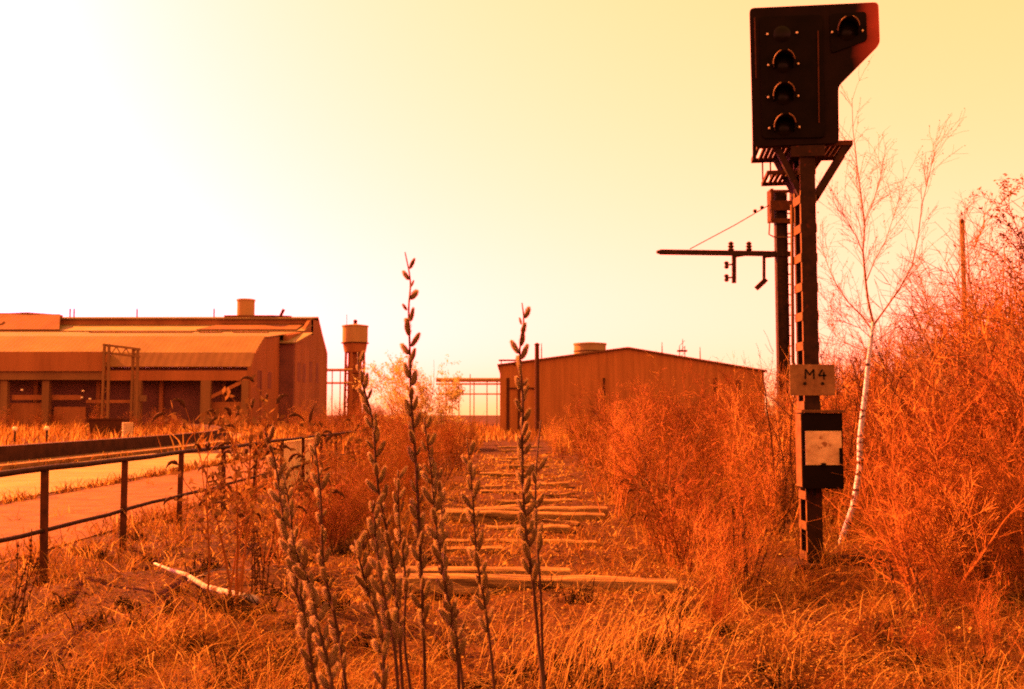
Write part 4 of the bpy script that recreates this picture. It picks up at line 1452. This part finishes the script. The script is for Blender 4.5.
def willow(path, Y0, y_from, y_to, step, label, seed, tipr=.0013, foot=None, Y1=None):
    """path in photograph pixels top to bottom; carried on down to the ground below the frame"""
    rnd = random.Random(seed)
    Y1 = Y1 or Y0 - .12
    ytop, ybot = path[0][1], path[-1][1]
    pts = []
    for (px, py) in path:
        f = (py - ytop) / max(1, ybot - ytop)
        pts.append(at(px, py, Y0 + (Y1 - Y0) * f))
    for i_ in range(1, len(pts)):
        pts[i_] = pts[i_] + Vector((rnd.gauss(0, .004), rnd.gauss(0, .012), 0))
    pys = [p[1] for p in path]
    d = (pts[-1] - pts[-2]).normalized()
    foot = Vector(foot) if foot else Vector((pts[-1].x + d.x * .3, pts[-1].y - .02, 0))
    zg = float(gz(foot.x, foot.y))
    base = Vector((foot.x, foot.y, zg))
    o = empty('willow_shoot', base, label, 'willow shoot', 'willow shoots with catkins in the foreground')
    full = pts + [pts[-1].lerp(base, .33), pts[-1].lerp(base, .66), base - Vector((0, 0, .03))]
    n = len(full)
    # smooth a little by subdividing with Catmull-Rom
    sm = []
    for i in range(n - 1):
        p0, p1, p2, p3 = full[max(i - 1, 0)], full[i], full[i + 1], full[min(i + 2, n - 1)]
        for k in range(4):
            t = k / 4
            sm.append(.5 * ((2 * p1) + (p2 - p0) * t + (2 * p0 - 5 * p1 + 4 * p2 - p3) * t * t + (3 * p1 - p0 - 3 * p2 + p3) * t ** 3))
    sm.append(full[-1])
    rad = [tipr + (.0045 - tipr) * (i / (len(sm) - 1)) ** .8 for i in range(len(sm))]
    MB().tube([p - base for p in sm], rad, 8).build('stem', M['willow_stem'], o, smooth=True)
    py = y_from
    k = 0
    while py < y_to:
        i = max(0, min(len(pys) - 2, sum(1 for q in pys if q <= py) - 1))
        f = (py - pys[i]) / (pys[i + 1] - pys[i])
        p = pts[i].lerp(pts[i + 1], f)
        up = (pts[i] - pts[i + 1]).normalized()
        a = k * 2.4 + rnd.uniform(-.5, .5)
        sd = Vector((math.cos(a), math.sin(a) * .8, 0)).normalized()
        ang = rnd.uniform(.2, .62)
        dr = (up * math.cos(ang) + sd * math.sin(ang)).normalized()
        core, hair = rnd.choice(CATS)
        s = rnd.choice((rnd.uniform(.4, .7), rnd.uniform(.7, .98), rnd.uniform(.75, 1.0))) * (1.0 if py - y_from > 25 else .85)
        c = bpy.data.objects.new('catkin', core)
        COL.objects.link(c)
        c.parent = o
        c.location = p + sd * .004 - base
        c.rotation_mode = 'QUATERNION'
        c.rotation_quaternion = dr.to_track_quat('Z', 'Y')
        c.scale = (s * rnd.uniform(.9, 1.15), s * rnd.uniform(.9, 1.15), s)
        hobj = bpy.data.objects.new('fuzz', hair)
        COL.objects.link(hobj)
        hobj.parent = c
        b_ = bpy.data.objects.new('bud_scale', SCALE_ME)
        COL.objects.link(b_)
        b_.parent = c
        py += .68 * step * rnd.uniform(.55, 1.35)
        k += 1
    return o


willow([(405, 252), (407, 280), (409, 310), (412, 350), (414, 400), (416, 470), (420, 560), (424, 640), (428, 720)], 2.05, 268, 640, 13.5, 'tallest willow shoot, its catkins reaching far above the horizon', 1)
willow([(522, 303), (519, 322), (519, 350), (521, 400), (523, 450), (527, 520), (535, 590), (541, 650), (546, 720)], 2.0, 318, 585, 11.5, 'rightmost willow shoot, standing alone in front of the warehouse end', 2)
willow([(424, 418), (430, 470), (437, 520), (445, 580), (452, 640), (459, 720)], 1.95, 428, 665, 10, 'willow shoot packed with catkins just right of the tallest one', 3)
willow([(467, 438), (472, 490), (478, 560), (485, 620), (493, 720)], 2.05, 455, 640, 12, 'thin willow shoot midway between the tallest and the rightmost', 4)
willow([(358, 352), (363, 375), (373, 420), (380, 485), (389, 555), (395, 613), (403, 720)], 2.1, 362, 650, 11.5, 'willow shoot left of the tallest, its tip below the water tower', 5)
willow([(355, 540), (361, 562), (369, 590), (378, 632), (388, 720)], 1.9, 545, 690, 10, 'short low willow shoot left of the tallest one', 6)
willow([(314, 437), (318, 470), (322, 505), (326, 568), (335, 632), (346, 720)], 2.05, 446, 685, 13.5, 'willow shoot in front of the pale board behind the fence', 7)
willow([(265, 432), (270, 460), (279, 515), (291, 565), (303, 615), (314, 660), (322, 720)], 1.95, 440, 690, 10, 'leftmost willow shoot, leaning left with thick catkins', 8)
willow([(292, 530), (298, 553), (306, 590), (316, 628), (328, 665), (338, 720)], 1.85, 538, 690, 10.5, 'second willow shoot from the left, crossing below the leftmost', 9)
willow([(541, 420), (538, 470), (537, 520), (539, 590), (543, 650), (547, 720)], 2.1, 470, 580, 15, 'slim willow shoot close against the rightmost one', 10)
willow([(398, 470), (401, 520), (404, 580), (407, 640), (411, 720)], 2.2, 478, 600, 13, 'low willow shoot just left of the tallest stem foot', 11)

willow([(374, 500), (379, 540), (384, 590), (391, 640), (398, 720)], 1.8, 508, 650, 11, 'small willow shoot left of the tallest stem, tip just above the nearest sleeper', 12)
willow([(437, 470), (442, 520), (448, 580), (456, 640), (464, 720)], 2.15, 478, 640, 12, 'faint willow shoot pressed behind the densely packed one', 13)
willow([(282, 470), (288, 520), (297, 575), (306, 630), (314, 720)], 2.2, 480, 650, 12, 'willow shoot tucked behind the leftmost pair', 14)

# ------------------------------------------------------------------ ground cover
def screen_points(n, dmin, dmax, wide=.66):
    """points spread so that near and far ground are covered alike"""
    inv = rng.uniform(1 / dmax, 1 / dmin, n)
    y = 1 / inv
    x = rng.uniform(-wide, wide, n) * (y + 1.0)
    return x, y


def area(x, y):
    """how rank the growth is: 0 none .. 1 full"""
    r_ = np.ones_like(x)
    r_[(x < -5.3) & (y > 0)] = 0.0                                   # path and road
    verge = (np.abs(x + 9.3) < .28) & (y > 10)
    r_[verge] = .8
    pw_ = (x < -5.3) & (x > -9.0) & (np.sin(x * 2.3 + y * .4) * np.sin(y * .9) > .35)
    r_[pw_] = .3
    trk = (np.abs(x - .2) < 1.45) & (y > 7.5)
    r_[trk] = .6
    rf = (x > -.4) & (x < 2.6) & (y < 8.6)
    r_[rf] = .38
    lt = (x > -4.0) & (x < -1.25) & (y > 8) & (y < 14)
    r_[lt] = .85
    near_log = (x > -3.9) & (x < -1.9) & (y > 7.4) & (y < 10.6)
    r_[near_log] = .4
    return r_


STRAW = np.array([[.22, .14, .06], [.17, .09, .036], [.10, .042, .016], [.36, .26, .13], [.035, .015, .008], [.14, .065, .024]]) * np.array([1.22, 1.2, .6])


def tones(n, p=None, lo=.8, hi=1.2):
    i = rng.choice(len(STRAW), n, p=p)
    return STRAW[i] * rng.uniform(lo, hi, (n, 1))


parts = []
# clumps of grass
x, y = screen_points(19000, 2.3, 60)
keep = rng.random(len(x)) < area(x, y)
x, y = x[keep], y[keep]
lump = np.sin(x * 2.1 + 1.3 * np.sin(y * 1.7)) * np.sin(y * 1.9 + 1.1 * np.sin(x * 1.3))
lump = lump + .55 * np.sin(x * 4.7 + 2 * np.sin(y * 2.9)) * np.sin(y * 4.1 + 1.7 * np.sin(x * 3.3))
keep = (lump > -.05) | (rng.random(len(x)) < .12)
x, y, lump = x[keep], y[keep], lump[keep]
nb = 9
cx_ = np.repeat(x, nb) ; cyy = np.repeat(y, nb)
dd = cyy
n = len(cx_)
px_ = cx_ + rng.normal(0, .035, n) * (1 + dd * .04); py_ = cyy + rng.normal(0, .035, n) * (1 + dd * .04)
base = np.stack([px_, py_, gz(px_, py_) - .02], 1)
hh = rng.uniform(.07, .30, n) * np.repeat(np.clip(1 + .5 * lump, .4, 1.7), nb) * np.repeat(rng.uniform(.6, 1.5, len(x)), nb) * np.where(np.abs(cx_ - .2) < 1.4, .5, 1.0) * np.where((cx_ > -.4) & (dd < 8.6), .6, 1.0) * np.where((cx_ > -3.9) & (cx_ < -1.3) & (dd > 7.2) & (dd < 13), .45, 1.0)
ctone = np.repeat(tones(len(x), [.16, .24, .26, .07, .11, .16]), nb, axis=0) * rng.uniform(.75, 1.2, (n, 1))
parts.append(blades(base, hh, rng.uniform(0, 2 * np.pi, n), rng.uniform(.3, 1.5, n), np.maximum(.003, .00072 * dd), ctone))
# pale tall arching straw right of the trackbed
for (tx, ty, k, hm) in ((.35, 5.9, 80, .7), (.75, 6.4, 85, .75), (-.05, 6.9, 50, .55), (1.1, 7.2, 60, .6), (.55, 4.9, 40, .45), (1.7, 6.6, 30, .45), (-1.2, 6.1, 30, .35)):
    bx, by_ = tx + rng.normal(0, .22, k), ty + rng.normal(0, .22, k)
    base = np.stack([bx, by_, gz(bx, by_) - .02], 1)
    parts.append(blades(base, hm * rng.uniform(.55, 1.1, k), rng.normal(.5, .9, k), rng.uniform(.3, 1.1, k), np.full(k, .0042), tones(k, [.4, .2, .03, .34, .0, .03])))
# fallen straws lying every way
x, y = screen_points(26000, 2.2, 30)
keep = (rng.random(len(x)) < np.clip(area(x, y) + .3, 0, 1)) & (x > -5.3)
x, y = x[keep], y[keep]
n = len(x)
base = np.stack([x, y, gz(x, y) + rng.uniform(0, .05, n)], 1)
parts.append(blades(base, rng.uniform(.12, .38, n), rng.uniform(0, 6.28, n), rng.uniform(1.2, 2.6, n), np.maximum(.0028, .0007 * y), tones(n, [.25, .16, .14, .25, .12, .08])))
# rough verges of the road and the path
x = np.concatenate([rng.normal(-9.3, .13, 3600), rng.normal(-5.55, .28, 5200), rng.normal(-14.6, .12, 1500)])
y = np.concatenate([rng.uniform(9, 44, 3600), rng.uniform(6, 36, 5200), rng.uniform(12, 40, 1500)])
keep = (np.sin(y * 1.3 + x) + np.sin(y * 3.7) > -.9)
x, y = x[keep], y[keep]
n = len(x)
base = np.stack([x, y, np.full(n, -.01)], 1)
parts.append(blades(base, rng.uniform(.06, .3, n), rng.uniform(0, 6.28, n), rng.uniform(.3, 1.5, n), np.maximum(.004, .0009 * y), tones(n, [.1, .16, .3, .05, .27, .12])))
# short fine turf over everything that is not road
x, y = screen_points(150000, 2.2, 40)
keep = (rng.random(len(x)) < np.clip(area(x, y) * .6 + .45, 0, 1)) & (x > -5.3)
x, y = x[keep], y[keep]
n = len(x)
base = np.stack([x, y, gz(x, y) - .01], 1)
parts.append(blades(base, rng.uniform(.02, .10, n), rng.uniform(0, 6.28, n), rng.uniform(.3, 1.6, n), np.maximum(.0026, .0008 * y), tones(n, [.16, .24, .24, .08, .14, .14])))
v, q, t, c = merge(parts)
o = bpy.data.objects.new('dry_grass', np_mesh('dry_grass', v, q, t, M['blade'], c)); COL.objects.link(o)
tag(o, 'dead straw grass covering the ground around the trackbed', 'grass', kind='stuff')

# tall dead weeds and brambles filling the thickets
parts = []
x, y = screen_points(80000, 5.2, 60, .72)
ok = ((np.abs(x - .2) < 1.6) & (y > 10.5) & (rng.random(len(x)) < .3) & (np.sin(x * 3.1 + y * .8) + np.sin(y * 1.7) > -.6)) | ((x > 1.75) & ~((y < 10.4) & (x > 2.3) & (x < 4.1) & (y > 7)) & ~((x < 2.4 + (12 - y) * .25) & (y < 12))) | ((x < -1.4) & (x > -.33 * y) & (x > -3.6) & (y > 12.5)) | ((y > 32) & (np.abs(x) < 30) & ((x > 2) | ((x < -1.8) & (x > -.2 * y))))
ok &= ~((x > 2) & (y > 7) & (rng.random(len(x)) < .55))
x, y = x[ok], y[ok]
n = len(x)
base = np.stack([x, y, gz(x, y) - .03], 1)
hh = rng.uniform(.3, 1.15, n) * np.where(x > 2, 1.05, .8) * np.clip((y - 4) / 9, .16, 1.0) * np.where(np.abs(x - .2) < 1.5, .5, 1) * np.where((x < -1.4) & (y < 31), .7, 1)
parts.append(blades(base, hh, rng.uniform(0, 2 * np.pi, n), rng.uniform(.2, 1.6, n), np.maximum(.004, .0006 * y), tones(n, [.10, .22, .28, .03, .19, .18])))
v, q, t, c = merge(parts)
o = bpy.data.objects.new('dead_undergrowth', np_mesh('dead_undergrowth', v, q, t, M['blade'], c)); COL.objects.link(o)
tag(o, 'tangle of tall dead weeds filling the scrub on both sides', 'undergrowth', kind='stuff')

# far yard vegetation along the road and before the factory
x = rng.uniform(-90, 30, 34000); y = rng.uniform(33, 98, 34000)
rb = -15.9 - np.maximum(0, y - 42) ** 2 * .0058
ok = (x < rb - .3) | ((x > rb + 1.6) & (y > 40.5)) | ((x > -9) & (x < -5) & (y > 34.5))
x, y = x[ok], y[ok]
ok = (x < -1.5) | (x > 2) | (y > 55)
x, y = x[ok], y[ok]
n = len(x)
base = np.stack([x, y, np.full(n, -.05)], 1)
v, q, t, c = blades(base, rng.uniform(.3, 1.1, n) * (.6 + .7 * np.abs(np.sin(x * .3) * np.sin(y * .23 + 1))), rng.uniform(0, 6.28, n), rng.uniform(.1, .9, n), np.full(n, .06), tones(n, [.2, .28, .16, .1, .1, .16]))
o = bpy.data.objects.new('yard_weeds', np_mesh('yard_weeds', v, q, t, M['blade'], c)); COL.objects.link(o)
tag(o, 'dry weeds growing over the factory yard beyond the low wall', 'weeds', kind='stuff')

# dark leafy weeds low in the grass
x, y = screen_points(420, 3.2, 16)
keep = (x > -5.1) & (x < 4.5) & ((x < -.8) | (rng.random(len(x)) < .45))
x, y = x[keep], y[keep]
nb = 46
cx_, cyy = np.repeat(x, nb), np.repeat(y, nb)
n = len(cx_)
sc_ = np.repeat(rng.uniform(.5, 1.3, len(x)), nb)
ox_, oy_ = rng.normal(0, .07, n) * sc_, rng.normal(0, .05, n) * sc_
base = np.stack([cx_ + ox_, cyy + oy_, gz(cx_ + ox_, cyy + oy_) - .01], 1)
v, q, t, c = blades(base, rng.uniform(.06, .2, n) * sc_, rng.uniform(0, 6.28, n), rng.uniform(.3, 1.3, n), rng.uniform(.008, .02, n), np.array([[.012, .008, .004]]) * rng.uniform(.6, 2.2, (n, 1)))
o = bpy.data.objects.new('dark_weeds', np_mesh('dark_weeds', v, q, t, M['leaf'], c)); COL.objects.link(o)
tag(o, 'low dark leafy weeds dotted through the dead grass', 'weeds', kind='stuff')

# dead leaves and bits on the ground
x, y = screen_points(110000, 2.2, 45)
keep = rng.random(len(x)) < np.clip(area(x, y) + .35, 0, 1) * (x > -5.4)
x, y = x[keep], y[keep]
ex, ey = rng.normal(1.25, .75, 9000), rng.normal(6.6, 1.1, 9000)          # drift of pale leaves right of the trackbed
tx_, ty_ = rng.uniform(-1.2, 1.7, 5500), 9 + 30 * rng.random(5500) ** 1.6   # pale bits on the trackbed
pale0 = len(x)
x, y = np.concatenate([x, ex, tx_]), np.concatenate([y, ey, ty_])
n = len(x)
s = np.maximum(.010, .0016 * y) * rng.uniform(.6, 1.6, n)
s[pale0:] *= .68
a = rng.uniform(0, 6.28, n); tl = rng.normal(0, .45, (n, 2))
u = np.stack([np.cos(a), np.sin(a), tl[:, 0]], 1) * s[:, None]
w = np.stack([-np.sin(a), np.cos(a), tl[:, 1]], 1) * s[:, None] * rng.uniform(.35, .8, (n, 1))
cc = np.stack([x, y, gz(x, y) + .008 + np.abs(rng.normal(0, .012, n))], 1)
Vv = np.stack([cc - u, cc + w, cc + u, cc - w], 1).reshape(-1, 3)
Qq = (np.arange(n) * 4)[:, None] + np.arange(4)
lt_ = tones(n, [.16, .14, .2, .10, .28, .12], .6, 1.15)
lt_[pale0:] = tones(n - pale0, [.4, .15, .05, .35, .0, .05], .7, 1.1)
o = bpy.data.objects.new('leaf_litter', np_mesh('leaf_litter', Vv, Qq, np.zeros((0, 3), int), M['leaf'], np.repeat(lt_, 4, axis=0))); COL.objects.link(o)
tag(o, 'dead leaves scattered over the soil', 'leaf litter', kind='stuff')
